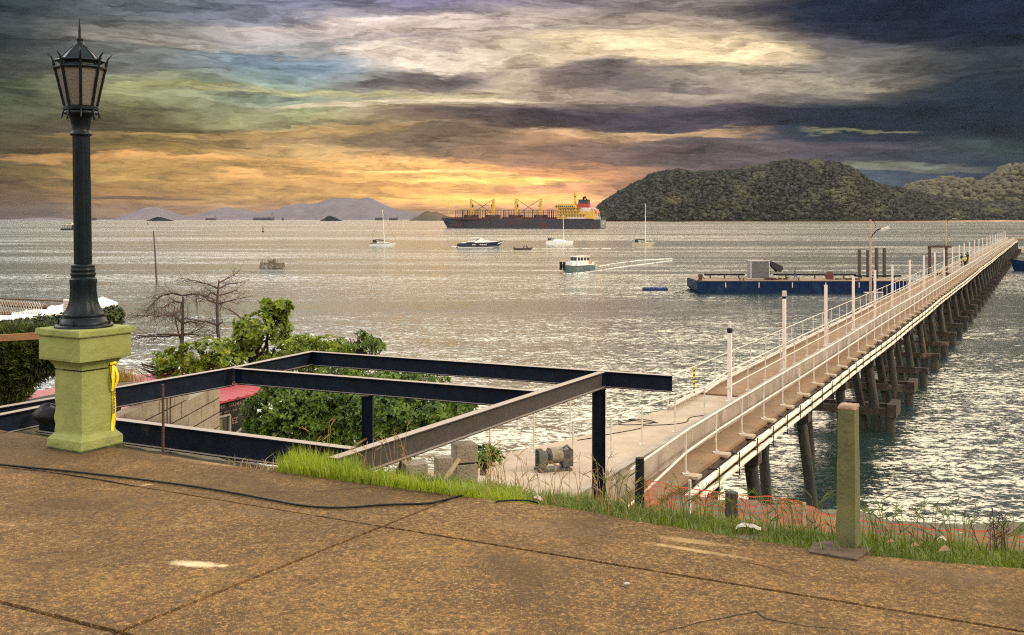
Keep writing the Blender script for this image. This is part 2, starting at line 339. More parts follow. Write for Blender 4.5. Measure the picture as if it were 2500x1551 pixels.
# ---------- promenade slab ----------
O2=Vector((-.719,5.893)); E1=Vector((.8829,-.4695)); E2=Vector((.51,.86))
def edgeY(X):   # far edge of the slab
    pts=[(-12,12.6),(-4.17,8.62),(-1.96,7.38),(-.3,6.54),(.36,6.25),(.8,5.94),(1.575,5.46),(2.49,5.17),(12,.6)]
    for (a,ya),(c,yc) in zip(pts,pts[1:]):
        if X<=c: return ya+(yc-ya)*(X-a)/(c-a)
    return pts[-1][1]
m_slab,nt3,b3=new_mat('weathered concrete slab')
def slab_nodes():
    N=nt3.nodes; L=nt3.links; tc=N.new('ShaderNodeTexCoord'); co=tc.outputs['Object']
    def nz(s,d=8,r=.65,dist=0.0,st=None):
        n=N.new('ShaderNodeTexNoise'); n.inputs['Scale'].default_value=s; n.inputs['Detail'].default_value=d; n.inputs['Roughness'].default_value=r; n.inputs['Distortion'].default_value=dist
        if st:
            mp=N.new('ShaderNodeMapping'); mp.inputs['Scale'].default_value=st; mp.inputs['Rotation'].default_value=(0,0,.3); L.new(co,mp.inputs[0]); L.new(mp.outputs[0],n.inputs['Vector'])
        else: L.new(co,n.inputs['Vector'])
        return n.outputs[0]
    def mr(x,a,c,lo=0.0,hi=1.0):
        n=N.new('ShaderNodeMapRange'); n.inputs[1].default_value=a; n.inputs[2].default_value=c; n.inputs[3].default_value=lo; n.inputs[4].default_value=hi; L.new(x,n.inputs[0]); return n.outputs[0]
    def mx(f,a,c,mode='MIX'):
        n=N.new('ShaderNodeMix'); n.data_type='RGBA'; n.blend_type=mode
        for i,x in ((0,f),(6,a),(7,c)):
            if isinstance(x,(int,float)): n.inputs[i].default_value=x
            elif isinstance(x,tuple): n.inputs[i].default_value=(*x,1)
            else: L.new(x,n.inputs[i])
        return n.outputs[2]
    c=mx(mr(nz(1.1,6,.6,.6),.38,.62),(.22,.122,.042),(.115,.064,.024))
    c=mx(mr(nz(4.5,9,.75),.35,.65),c,(.070,.042,.019))
    c=mx(mr(nz(2.3,10,.8,.8,(1,2.2,1)),.57,.66,0,.55),c,(.38,.27,.16))      # pale worn patches
    c=mx(mr(nz(75,4,.7),.50,.66,0,.8),c,(.055,.034,.018))                  # dark pits
    c=mx(mr(nz(110,3,.6),.57,.66,0,.7),c,(.40,.27,.12))                    # light grit
    c=mx(mr(nz(26,7,.78),.44,.60,0,.80),c,(.050,.031,.015))
    c=mx(mr(nz(48,6,.75,.3),.53,.60,0,.62),c,(.35,.205,.085))
    # worn cement scars with a shape of their own
    def scar(c,px,py,rx,ry,rot,col,k,edge):
        p=PD(px,py,1.7); mp=N.new('ShaderNodeMapping'); mp.vector_type='TEXTURE'; mp.inputs['Location'].default_value=(p.x,p.y,ZS); mp.inputs['Rotation'].default_value=(0,0,rot); mp.inputs['Scale'].default_value=(rx,ry,1)
        L.new(co,mp.inputs[0]); ln=N.new('ShaderNodeVectorMath'); ln.operation='LENGTH'; L.new(mp.outputs[0],ln.inputs[0])
        a=N.new('ShaderNodeMath'); a.operation='ADD'; L.new(ln.outputs['Value'],a.inputs[0])
        s=N.new('ShaderNodeMath'); s.operation='MULTIPLY'; s.inputs[1].default_value=edge; L.new(nz(20,8,.75,.6),s.inputs[0]); L.new(s.outputs[0],a.inputs[1])
        return mx(mr(a.outputs[0],1.12+edge*.45,.55+edge*.45,0,k*.75),c,col)
    for q in [(475,1378,.16,.05,-.2,(.60,.52,.40),1.0,1.6),(545,1382,.03,.02,0,(.6,.5,.36),1.0,1.0),(1690,1322,.22,.05,-.45,(.42,.30,.17),.8,1.8),(1700,1345,.30,.03,-.5,(.46,.34,.2),.8,2.0),
              (980,1110,.35,.10,-.4,(.48,.34,.20),.7,2.0),(520,1128,.4,.08,-.4,(.46,.32,.18),.6,2.2),(940,1150,.3,.05,-.4,(.085,.055,.035),.8,2.0),(1010,1190,.5,.1,-.4,(.085,.055,.035),.7,2.2),
              (1330,1290,.5,.16,-.4,(.12,.085,.055),.5,2.0),(650,1255,.3,.08,-.4,(.12,.085,.06),.5,2.0),(2250,1395,.6,.16,-.45,(.11,.08,.055),.55,1.8),(360,1183,.05,.012,.4,(.6,.5,.4),1,1)]:
        c=scar(c,*q)
    c=mx(mr(nz(.55,5,.65,.5),.46,.60,0,.65),c,(.055,.034,.016))
    c=mx(1.0,c,(1.18,1.12,.90),'MULTIPLY')
    L.new(c,b3.inputs['Base Color']); b3.inputs['Roughness'].default_value=.9; b3.inputs['Specular IOR Level'].default_value=.25
    ad=N.new('ShaderNodeMath'); ad.operation='MULTIPLY_ADD'; L.new(nz(45,5,.7),ad.inputs[0]); ad.inputs[1].default_value=.35; L.new(nz(7,6,.6),ad.inputs[2])
    bp=N.new('ShaderNodeBump'); bp.inputs['Distance'].default_value=.035; bp.inputs['Strength'].default_value=1; L.new(ad.outputs[0],bp.inputs['Height']); L.new(bp.outputs[0],b3.inputs['Normal'])
slab_nodes()
def panel_poly(p0,p1,q0,q1,clip=True):
    def W(p,q):
        v=O2+E1*p+E2*q; return v
    pts=[]
    def run(a,c,k):
        for i in range(k):
            t=i/k; v=W(a[0]+(c[0]-a[0])*t,a[1]+(c[1]-a[1])*t)
            if clip=='edge' and abs(a[1]-c[1])<1e-6 and a[1]>.1:
                v.y=edgeY(v.x)+.02*mnoise.noise((v.x*2.2,0,0))+.012*mnoise.noise((v.x*9,3,0))
            else:
                v=v+Vector((mnoise.noise((v.x*18,v.y*18,p0)),mnoise.noise((v.y*18,v.x*18,q0))))*.0035
            pts.append(v)
    run((p0,q0),(p1,q0),60); run((p1,q0),(p1,q1),30); run((p1,q1),(p0,q1),90); run((p0,q1),(p0,q0),30)
    return pts
ms_=MB(); G=.013
pl=[-8.4,-4.2,0.0,4.2,8.4]
ql=[-7,-5.27,-3.515,-1.758,0.0]
def addpanel(a,c,d,e,clip):
    pts=panel_poly(a+G,c-G,d+G,e-G if clip!='edge' else e,clip); k=len(pts)
    top=[(v.x,v.y,ZS+.0015*((hash((round(a),round(d)))%3)-1)) for v in pts]; bot=[(x,y,ZS-.16) for x,y,_ in top]
    ms_.add(top,[tuple(range(k))]); ms_.add(top+bot,[(i,i+k,(i+1)%k+k,(i+1)%k) for i in range(k)])
for i in range(4):
    for j in range(4): addpanel(pl[i],pl[i+1],ql[j],ql[j+1],True)
    addpanel(pl[i],pl[i+1],0.0,.77,'edge')
pave=tag(ms_.build('pavement',m_slab),kind='structure')
m_dirt=mat('joint dirt',(.010,.008,.006),(.02,.016,.01),scale=30,rough=.95)
md=MB()
for i in range(40):
    xa,xb=-12+i*.6,-12+(i+1)*.6
    md.quad((xa,-8,ZS-.115),(xb,-8,ZS-.115),(xb,edgeY(xb)-.12,ZS-.115),(xa,edgeY(xa)-.12,ZS-.115))

# ---------- land ----------
def sdist(X,Y): return (Y-edgeY(X))*.88
def gz(X,Y):
    q=sdist(X,Y)
    n=mnoise.noise((X*.35,Y*.35,0))*.25+mnoise.noise((X*1.3,Y*1.3,2))*.07
    shore=27.5 if X<3 else 22.5+max(0,(9-X))*0.4
    base=ZD-.12 if -1.5<X-(Y-26)*.5<9 else ZD-.15+n*.6
    if X<-1.5: base=ZD-.25+n
    if q<-.02: z=ZS-.2
    elif q<.85: z=ZS-.10-.12*q+.02*mnoise.noise((X*5,Y*5,1))
    else:
        t=min(1,(q-.85)/3.6); z=(ZS-.20)*(1-t)+base*t+(n*.5 if 0<t<1 else 0)
    if X<-3.2 and q>.1:      # raised garden at the left
        k=max(0,min(1,(-3.4-X)/.5)); k2=max(0,min(1,(13.2-Y)/1.2))
        z=max(z,(H-2.25+n*.2)*k*k2+z*(1-k*k2))
    if Y>shore: z=min(z,base-(Y-shore)*1.05+n)
    return max(z,-6)
xs=np.concatenate([np.linspace(-60,-8,30),np.linspace(-7.7,7,99),np.linspace(7.6,60,30)]); ys=np.concatenate([np.linspace(-40,0,12),np.linspace(.5,16,80),np.linspace(16.4,40,60)])
V=[(x,y,gz(x,y)) for y in ys for x in xs]; n=len(xs)
Fc=[(j*n+i,j*n+i+1,(j+1)*n+i+1,(j+1)*n+i) for j in range(len(ys)-1) for i in range(n-1)]
m_soil=mat('shore soil',(.12,.085,.05),(.055,.045,.028),scale=3,rough=.95,bump=.05,bscale=9,c3=(.09,.10,.025),scale3=1.4,amt3=.5)
tag(npobj('ground',V,Fc,m_soil,smooth=True),kind='structure')
o=md.build('pavement_bed',m_dirt); tag(o,kind='structure')
# surface cracks
mc=MB()
def crack(pts,wd=.004):
    P2=[]
    for (a,c) in zip(pts,pts[1:]):
        A=PD(a[0],a[1],1.7); B=PD(c[0],c[1],1.7)
        for i in range(8):
            t=i/8; v=A.lerp(B,t); v.x+=.012*mnoise.noise((v.x*12,v.y*12,1)); v.y+=.014*mnoise.noise((v.x*12,v.y*12,5)); P2.append(v)
    for i in range(len(P2)-1):
        a,c=P2[i],P2[i+1]; d=(c-a).normalized(); s=Vector((-d.y,d.x,0))*wd*(.5+.5*math.sin(math.pi*i/len(P2)))
        z=Vector((0,0,.004)); mc.quad(a+s+z,a-s+z,c-s+z,c+s+z)
crack([(1590,1551),(1700,1522),(1770,1510),(1845,1495),(1870,1512),(1960,1530),(2090,1540)])
crack([(1800,1371),(1860,1382),(1935,1402)],.003); crack([(1130,1212),(900,1190),(780,1200),(620,1203)],.003)
tag(mc.build('pavement_crack',m_dirt),kind='structure')
# ---------- pier ----------
d_=Vector((.4472,.8944,0)); n_=Vector((.8944,-.4472,0)); OP=Vector((-8.73+.5*26,26,0))
def PT(s,t,z): return OP+d_*s+n_*t+Vector((0,0,z))
def at_aY(a,Y,z): return Vector((a+.5*Y,Y,z))
SEND=346.0
m_deck=mat('pier deck concrete',(.235,.135,.062),(.14,.080,.038),scale=.8,rough=.9,bump=.01,bscale=14,c3=(.20,.13,.075),scale3=.35,amt3=.52)
m_deckpale=mat('pale concrete apron',(.40,.32,.235),(.31,.235,.165),scale=1.2,rough=.9,bump=.008,bscale=20,c3=(.36,.27,.19),scale3=.8,amt3=.48)
m_edge=mat('stained deck edge',(.085,.052,.034),(.035,.022,.016),scale=2.5,rough=.95,bump=.06,bscale=4)
m_wall=mat('plank-cast concrete kerb',(.34,.28,.23),(.21,.17,.135),scale=1.4,rough=.9,bump=.02,bscale=6,c3=(.17,.13,.10),scale3=1.2,amt3=.46)
m_white=mat('white painted steel',(.60,.54,.47),(.42,.37,.31),scale=3,rough=.45,c3=(.33,.20,.12),scale3=4,amt3=.36)
m_post=mat('galvanised post',(.62,.56,.49),(.42,.36,.30),scale=4,rough=.5,c3=(.24,.13,.07),scale3=5,amt3=.42)
m_bigpost=mat('white square post paint',(.74,.64,.58),(.62,.52,.46),scale=2,rough=.6)
m_pipe=mat('white pipe',(.80,.72,.60),(.60,.50,.38),scale=2,rough=.5,c3=(.36,.25,.15),scale3=1.6,amt3=.42)
m_black=mat('black steel',(.008,.008,.010),(.014,.014,.016),scale=8,rough=.6,spec=.12)
m_pile=mat('barnacled pile',(.045,.038,.028),(.009,.011,.010),scale=2.2,rough=.9,bump=.05,bscale=9,c3=(.10,.075,.05),scale3=1.1,amt3=.44,stretch=(1,1,.35))
m_beam=mat('stained cross beam',(.055,.037,.025),(.018,.014,.011),scale=2,rough=.95,bump=.04,bscale=6,c3=(.17,.12,.08),scale3=.9,amt3=.45)
pier=empty('pier',OP+Vector((0,0,ZD)),0,'long narrow concrete pier on raking piles reaching out from the shore to deep water','pier')
def pb(mb,name,m,parent=pier,**k):
    o=mb.build(name,m,None,**k)
    if parent is pier: at_parent(o,pier)
    elif parent is not None:
        o.parent=parent; o.matrix_parent_inverse=parent.matrix_parent_inverse.copy() if False else Matrix.Translation(OP+Vector((0,0,ZD))).inverted() if False else Matrix.Identity(4)
    return o
def sub(o,parent):    # sub-part built in world coordinates under a part whose own frame is the world
    o.parent=parent; o.matrix_parent_inverse=Matrix.Identity(4); return o
# parts keep world coordinates: the pier empty carries an inverse offset
b=MB()
def slab(mb,pts_t,z0,z1):   # prism from a list of plan points
    k=len(pts_t); top=[(x,y,z1) for x,y in pts_t]; bot=[(x,y,z0) for x,y in pts_t]
    mb.add(top+bot,[tuple(range(k)),tuple(range(2*k-1,k-1,-1))]+[(i,i+k,(i+1)%k+k,(i+1)%k) for i in range(k)])
def xy(v): return (v.x,v.y)
# apron at the shore end, wider than the pier
apron=[(-4.2,24.0),(-.75,27.6),(1.2,29.6),(2.3,30.8),(5.35,35.3),xy(PT(11.5,-3.35,0)),xy(PT(11.5,-.78,0)),xy(PT(-5.6,-.78,0)),(.4,19.5),(-4.2,19.5)]
slab(b,apron,ZD-.35,ZD+.006); pb(b,'apron',m_deckpale)
b=MB(); deck=[]
s0=0
for s in np.linspace(-6,SEND,60): deck.append(s)
for a,c in zip(deck,deck[1:]):
    la=-3.35 if a>11.4 else -.62; lc=-3.35 if c>11.4 else -.62
    slab(b,[xy(PT(a,la,0)),xy(PT(c,la if la==lc else la,0)),xy(PT(c,.16,0)),xy(PT(a,.16,0))],ZD-.10,ZD)
b2=[]
endp=[xy(PT(SEND,-3.35,0)),xy(PT(SEND,.16,0)),xy(PT(SEND,.16,0)+Vector((70,3,0))),xy(PT(SEND,.16,0)+Vector((70,7,0))),xy(PT(SEND+4,-3.35,0)+Vector((3,0,0)))]
slab(b,endp,ZD-.5,ZD+.01)
pb(b,'deck',m_deck)
b=MB()
b.beam(PT(-6,.05,ZD-.36),PT(SEND,.05,ZD-.36),.3,.5); b.beam(PT(11,-3.2,ZD-.36),PT(SEND,-3.2,ZD-.36),.3,.5); b.beam(PT(4,-1.6,ZD-.33),PT(SEND,-1.6,ZD-.33),.3,.44)
pb(b,'edge_beam',m_edge)
# kerb wall with plank marks: built of stacked boards with a small step each
b=MB(); zt=ZD+.62
seg=np.linspace(-8.5,SEND-40,150)
for a,c in zip(seg,seg[1:]):
    for k in range(3):
        o1=.006*((k*7+int(a*3))%3)
        b.beam(PT(a,-.70+o1,ZD+.10+k*.2),PT(c,-.70+o1,ZD+.10+k*.2),.14,.196)
b.beam(PT(-8.5,-.70,zt+.012),PT(SEND-40,-.70,zt+.012),.17,.03)
b.beam((.4,20.6,ZD+.2),PT(-8.5,-.70,ZD+.2),.3,.86)
pb(b,'kerb_wall',m_wall)
def rail_obj(name,paths,r,m=m_white,group=None):
    b=MB()
    for p in paths: b.tube(p,r,8)
    return pb(b,name,m)
def post_mesh(h,plate=True,block=False):
    b=MB(); b.tube([(0,0,0),(0,0,h)],.024,8)
    if plate:
        b.box((0,0,.012),(.16,.16,.024)); b.tube([(.09,0,.03),(.0,0,.09)],.012,5)
    return b
def posts(parent,pts,h,m,n_each=100,name='post'):
    first=None; rest=[]
    for i,p in enumerate(pts):
        if i<n_each:
            if first is None:
                first=post_mesh(h).build(name,m); o=first
            else:
                o=first.copy(); COL.objects.link(o)
            o.parent=parent; o.location=p
            o.matrix_parent_inverse=parent.matrix_world.inverted()
        else: rest.append(p)
    if rest:
        b=MB()
        for p in rest: b.tube([p,Vector(p)+Vector((0,0,h))],.035,5)
        o=b.build(name,m); o.parent=parent; o.matrix_parent_inverse=parent.matrix_world.inverted(); tag(o,kind='stuff')
def upd(): bpy.context.view_layer.update()
RH=1.05
ssr=[(-.1+2.68*i) for i in range(int((SEND-30)/2.68))]
wig=lambda s: .03*math.sin(s*.11)+.02*math.sin(s*.31)
# right railing
r=rail_obj('railing',[[PT(-4.0,0.0,ZD+.92),PT(0,.0,ZD+RH)]+[PT(s,.0,ZD+RH+.02*math.sin(s*.2)) for s in np.arange(3,SEND-30,6)],
                      [PT(-5.5,-.1,ZD-.05),PT(0,.0,ZD+.52)]+[PT(s,.0,ZD+.55+.02*math.sin(s*.2+1)) for s in np.arange(3,SEND-30,6)]],.030)
upd(); posts(r,[PT(s,.0,ZD) for s in ssr],RH,m_post)
# plinth blocks under right posts as one part each would flood the list: they belong to the edge beam mesh
b=MB(); b.box((0,0,0),(.34,.36,.07)); plm=None; ls=[]
for i,s in enumerate(ssr):
    if i<100:
        if plm is None: o=b.build('post_plinth',m_deckpale); plm=o
        else: o=plm.copy(); COL.objects.link(o)
        o.parent=pier; o.matrix_parent_inverse=Matrix.Translation(pier.location).inverted(); o.location=PT(s,.19,ZD-.03); o.rotation_euler=(0,0,math.radians(-26.565))
    else: ls.append(s)
b=MB()
for s in ls: b.box(PT(s,.19,ZD-.03),(.42,.42,.09))
o=pb(b,'post_plinth',m_deckpale); tag(o,kind='stuff')
# middle railing (top rail doubled, one lower rail)
midp=[Vector((1.08,26.5,0)),Vector((1.56,27.2,0)),Vector((2.59,27.8,0)),Vector((3.58,29.3,0)),Vector((4.75,31,0)),Vector((5.89,32.6,0)),at_aY(-10.75,36.2,0)]
far=[at_aY(-10.75,Y,0) for Y in np.arange(39,318,5)]
up=lambda L_,z: [p+Vector((0,0,z)) for p in L_]
r=rail_obj('railing',[up(midp+far,ZD+RH),up(midp[5:]+far,ZD+RH-.16),up([at_aY(-10.75,36.0,0)]+far,ZD+.5)],.027)
upd(); mp_=midp[1:]+[at_aY(-10.75,36.2+2.4*i,0) for i in range(1,115)]
posts(r,up(mp_,ZD),RH,m_post)
# outer (left) railing
lp=[Vector((-.57,27.4,0)),Vector((.58,28.4,0)),Vector((1.66,30.3,0)),Vector((2.81,31.8,0)),Vector((3.98,33.3,0)),Vector((5.1,34.8,0))]
far=[at_aY(-12.25,Y,0) for Y in np.arange(37.2,318,5)]
r=rail_obj('railing',[up(lp[3:]+far,ZD+RH)],.022)
r2=up([at_aY(-12.25,Y,0) for Y in np.arange(34.6,318,6)],ZD+.12)
b=MB(); b.tube(r2,.05,8); b.tube([p+Vector((.12,-.08,.02)) for p in r2[:8]],.045,8); pb(b,'conduit',m_white)
upd(); posts(r,up(lp+[at_aY(-12.25,37.2+2.4*i,0) for i in range(115)],ZD),RH,m_post)
# service pipes on brackets
for (t,z,rad) in ((.36,-.26,.085),(.40,-.50,.075)):
    b=MB(); pts=[PT(-7.2,t-.25,ZD+z-.45),PT(-4,t-.1,ZD+z-.15)]+[PT(s,t,ZD+z+wig(s)) for s in np.arange(0,SEND-8,4)]
    b.tube(pts,rad,10)
    for s in np.arange(0,120,6.0): b.tube([PT(s-.12,t,ZD+z+wig(s)),PT(s+.12,t,ZD+z+wig(s))],rad+.014,10)
    pb(b,'service_pipe',m_pipe)
first=None
for i in range(88):
    s=1.2+i*2.0*(1 if i<60 else 1)+(0 if i<60 else (i-60)*4)
    if s>SEND-14: break
    if first is None:
        b=MB(); z0=-.26; rot=Matrix.Rotation(math.radians(-26.565),3,'Z')
        def loc(x,y,z): return rot@Vector((x,y,z))
        for c,dm in (((.22,0,-.12),(.42,.03,.03)),((.22,0,-.38),(.44,.03,.03)),((.22,0,-.62),(.46,.03,.03)),((.47,0,-.36),(.025,.03,.62)),((.02,0,-.30),(.03,.05,.6))):
            vs=[]; b.box(loc(*c),dm,rot)
        first=b.build('pipe_bracket',m_black); o=first
    else: o=first.copy(); COL.objects.link(o)
    o.parent=pier; o.location=PT(s,0,ZD)-pier.location
upd()
# bents: cap + piles (+ cross beam)
def pile(mb,a,bb,r=.19): 
    a=Vector(a); bb=Vector(bb); r*=1.2; mb.tube([a,a.lerp(bb,.4)+Vector((.02,.02,0)),bb],[r*.92,r,r*1.08],10)
bent_s=[-.6,6.2,13.6,21.6,29.8]+[37.9+7.88*i for i in range(40)]
tmpl={}
def mkbent(kind,s):
    b=MB(); z0=ZD-.10
    b.beam(PT(0,-3.3,z0-.62)-OP,PT(0,.30,z0-.62)-OP,.55,.56); return b
npile=0
for i,s in enumerate(bent_s):
    if s>SEND: break
    base=OP+d_*s
    b=MB(); b.beam(PT(s,-3.3 if s>10 else -.4,ZD-.75),PT(s,.30,ZD-.75),.5,.55); cap=pb(b,'pile_cap',m_beam); 
    upd()
    def ch(mb,name,m):
        o=mb.build(name,m); o.parent=cap; o.matrix_parent_inverse=cap.matrix_world.inverted(); return o
    j=random.uniform(-.25,.25)
    specs=[((s,.02,ZD-1),(s+j,.85+random.uniform(-.15,.2),-3)),((s+.25,-1.5,ZD-1),(s+.3,-1.1,-3)),((s-.1,-2.95,ZD-1),(s-.1,-3.5,-3))]
    if i>=4: specs.insert(1,((s+.35,-.75,ZD-1),(s+.4,.35,-3)))
    if i in (0,): specs=specs[:1]
    for A,B in specs:
        if npile<100:
            b=MB(); pile(b,PT(*A),PT(*B),random.uniform(.16,.2)); ch(b,'pile',m_pile); npile+=1
        else:
            b=MB(); pile(b,PT(*A),PT(*B),.18); ch(b,'pile',m_pile)
    if i>=4:
        b=MB(); zb=.95; b.beam(PT(s,-3.7,zb),PT(s,1.35,zb),.36,.36)
        if i==5 or i==4: b.beam(PT(s+1.2,-3.7,zb+.05),PT(s+1.2,1.25,zb+.05),.34,.34); b.beam(PT(s-.3,1.15,zb+.1),PT(s+1.5,1.15,zb+.1),.42,.62)
        ch(b,'cross_beam',m_beam)
        b=MB(); b.tube([PT(s,1.05,zb),PT(s,1.08,-2)],.24,10); ch(b,'stub_pile',m_pile)
        b=MB(); b.tube([PT(s,-3.4,zb),PT(s,-3.4,-2)],.22,10); ch(b,'stub_pile',m_pile)
# tall square posts beside the middle railing
tall_Y=[36.2,43.8,52.1,59.6,67.2,74.9,84.6,94.5,104,113.6,124,133.7,142,152,163,173.6,184.7,198,210,221,233,244,256,268,281,293]
GT='tall square posts along the pier'
first=None
for i,Y in enumerate(tall_Y):
    base=at_aY(-10.70,Y,ZD)
    h=2.95 if i else 2.35
    if i==0:
        r0=empty('tall_post',base,math.radians(-26),'nearest tall white post of the pier, topped by a black collar and small lantern','post',GT)
        b=MB(); b.box((0,0,h/2),(.13,.13,h)); b.box((0,0,.02),(.24,.24,.04)); b.build('shaft',m_bigpost,r0)
        b=MB(); b.lathe([(h,.09),(h+.14,.1),(h+.16,.06)],12); b.build('collar',m_black,r0)
        b=MB(); b.lathe([(h+.16,.05),(h+.2,.055),(h+.36,.045),(h+.4,.02)],12); b.build('lantern',m_white,r0)
        continue
    if i==1:
        r0=empty('tall_post',base,math.radians(-26),'second tall white post from shore, black band and white box on top','post',GT)
        b=MB(); b.box((0,0,h/2),(.13,.13,h)); b.box((0,0,.02),(.24,.24,.04)); b.build('shaft',m_bigpost,r0)
        b=MB(); b.box((0,0,h+.04),(.145,.145,.09)); b.build('band',m_black,r0)
        b=MB(); b.box((0,0,h+.2),(.15,.15,.22)); b.box((0,-.08,h+.2),(.09,.02,.1)); b.build('lamp_box',m_white,r0)
        continue
    if first is None:
        b=MB(); b.box((0,0,1.48),(.13,.13,2.96)); b.box((0,0,.02),(.24,.24,.04)); b.box((0,0,2.975),(.15,.15,.03))
        first=b.build('tall_post',m_bigpost); o=first
    else: o=first.copy(); COL.objects.link(o)
    o.location=base; o.rotation_euler=(0,0,math.radians(-26)); 
    if i%3==1: o.rotation_euler[0]=math.radians(random.uniform(-1,1))
    tag(o,'plain tall white post with a flat top, standing by the middle railing of the pier','post',GT)
# street lamps on the outer edge
m_pole=mat('street lamp pole',(.40,.30,.21),(.26,.18,.12),scale=3,rough=.6)
m_lens=mat('lamp lens',(.75,.75,.72),(.6,.6,.58),scale=3,rough=.25)
def slamp(px,Y,label,flip):
    base=Vector(((px-CX)/F*Y,Y,ZD)); r0=empty('street_lamp',base,0,label,'street lamp')
    b=MB(); b.tube([(0,0,0),(0,0,6.2)],[.10,.06],10); b.box((0,0,.04),(.35,.35,.08)); b.build('pole',m_pole,r0)
    z=5.05 if flip else 5.9
    b=MB(); b.tube([(0,0,z-.25),(.18,0,z+.1),(.5,0,z+.42),(.75,0,z+.5)],.035,8)
    if flip: b.tube([(0,0,6.15),(.25,0,6.05),(.4,0,5.6)],.012,6)
    else: b.tube([(0,0,z-1.9),(.25,0,z-1.75),(.5,0,z-1.6)],.03,6)
    b.build('arm',m_black,r0)
    b=MB(); b.box((.98,0,z+.5),(.62,.3,.12),Matrix.Rotation(math.radians(-18 if flip else 0),3,'Y')); hd=b.build('lamp_head',m_black if not flip else m_post,r0)
    b=MB(); b.box((.98,0,z+.42),(.5,.24,.06),Matrix.Rotation(math.radians(-18 if flip else 0),3,'Y')); b.build('lens',m_lens,hd)
slamp(2125,75,'slim street lamp with pale tilted head, on the pier edge before the barge',True)
slamp(2310,132.7,'farther street lamp with boxy dark head, on the pier beside the dark gantry',False)
# gantry frame beside the pier
m_rust=mat('rusty dark steel',(.075,.035,.026),(.035,.02,.018),scale=3,rough=.8,c3=(.13,.055,.03),scale3=2,amt3=.46)
gx=P(2261,665,118).x; gr=empty('gantry_frame',(gx+1.1,118,ZD-.4),0,'dark rusty steel portal frame standing at the outer side of the pier','gantry')
for x in (-1.0,-.45,.9,1.35):
    b=MB(); b.box((x,(.6 if x in(-.45,1.35) else -.6),.2),(.2,.2,7.0)); b.build('leg',m_rust,gr)
for z,nm in ((3.6,'top_beam'),(.55,'lower_beam')):
    b=MB(); b.beam((-1.1,-.6,z),(1.45,-.6,z),.22,.24); b.beam((-.6,.6,z),(1.45,.6,z),.22,.24); b.beam((-1.0,-.7,z),(-.45,.7,z),.2,.2); b.beam((.9,-.7,z),(1.35,.7,z),.2,.2); b.build(nm,m_rust,gr)
b=MB(); 
for x in (.2,1.0,1.8): b.tube([(x,-1.2,.4),(x,-1.2,1.4)],.03,6)
for z in (.9,1.4): b.tube([(.2,-1.2,z),(2.2,-1.2,z)],.03,6)
b.build('guard_rail',m_post,gr)
# little heap of electrical gear left on the apron
m_gear=mat('grey machinery',(.10,.09,.075),(.03,.028,.025),scale=10,rough=.6)
m_drum=mat('rusted drum',(.25,.2,.14),(.12,.09,.06),scale=8,rough=.6)
pg=PD(1352,1148,6.2); r0=empty('winch',pg+Vector((0,0,.0)),.3,'small black motor winch lying on the pale apron under the pier railing','winch')
b=MB(); b.box((-.02,0,.03),(.85,.45,.06)); b.build('base',m_gear,r0)
b=MB()
for k in range(-2,3): b.tube([(-.34+.03*k,-.17,.08),(-.34+.03*k,-.17,.5),(-.34+.03*k,.17,.5),(-.34+.03*k,.17,.08)],.03,8)
b.tube([(-.36,0,.3),(-.2,0,.3)],.18,14); b.build('motor',m_gear,r0)
b=MB(); b.tube([(-.12,0,.36),(.18,.05,.36)],.2,16); b.build('drum',m_drum,r0)
b=MB(); b.box((.34,.03,.3),(.26,.3,.42)); b.tube([(.2,-.1,.55),(.3,-.12,.62),(.42,-.1,.5)],.03,8); b.build('gearbox',m_gear,r0)
# cables lying on the apron
b=MB()
def wander(a,c,n,amp,sd):
    out=[]
    for i in range(n+1):
        t=i/n; v=Vector(a).lerp(Vector(c),t); v.x+=amp*math.sin(t*19+sd)*math.sin(math.pi*t); v.y+=amp*math.cos(t*13+sd)*math.sin(math.pi*t); out.append(v)
    return out
a=PD(1410,1075,6.18); c=PD(1750,1010,6.18); b.tube(wander(a,c,60,.25,1),.012,5)
a=PD(1510,1030,6.18); c=PD(1600,1030,6.18); b.tube(wander(a,c,60,.5,4),.012,5)
tag(b.build('cable',m_black),'thin dark cable looped across the pale apron of the pier','cable')
# ---------- lamp post pedestal ----------
e_r=Vector((.5,.866,0)); e_l=Vector((-.866,.5,0)); PC=Vector((-3.20,7.99,ZS))
ang=math.atan2(e_r.y,e_r.x)
def gp(mat_name='green'):
    m=mat('green masonry paint',(.235,.255,.075),(.175,.195,.055),scale=5,rough=.85,bump=.006,bscale=70,c3=(.13,.13,.05),scale3=3.5,amt3=.40,detail=8)
    return m
m_green=gp()
ped=empty('lamp_pedestal',PC,ang,'square green painted masonry pedestal with a wide cap, carrying the street lamp','pedestal')
def frustum(mb,w0,z0,w1,z1):
    v=[(-w0,-w0,z0),(w0,-w0,z0),(w0,w0,z0),(-w0,w0,z0),(-w1,-w1,z1),(w1,-w1,z1),(w1,w1,z1),(-w1,w1,z1)]
    mb.add(v,[(3,2,1,0),(4,5,6,7),(0,1,5,4),(1,2,6,5),(2,3,7,6),(3,0,4,7)])
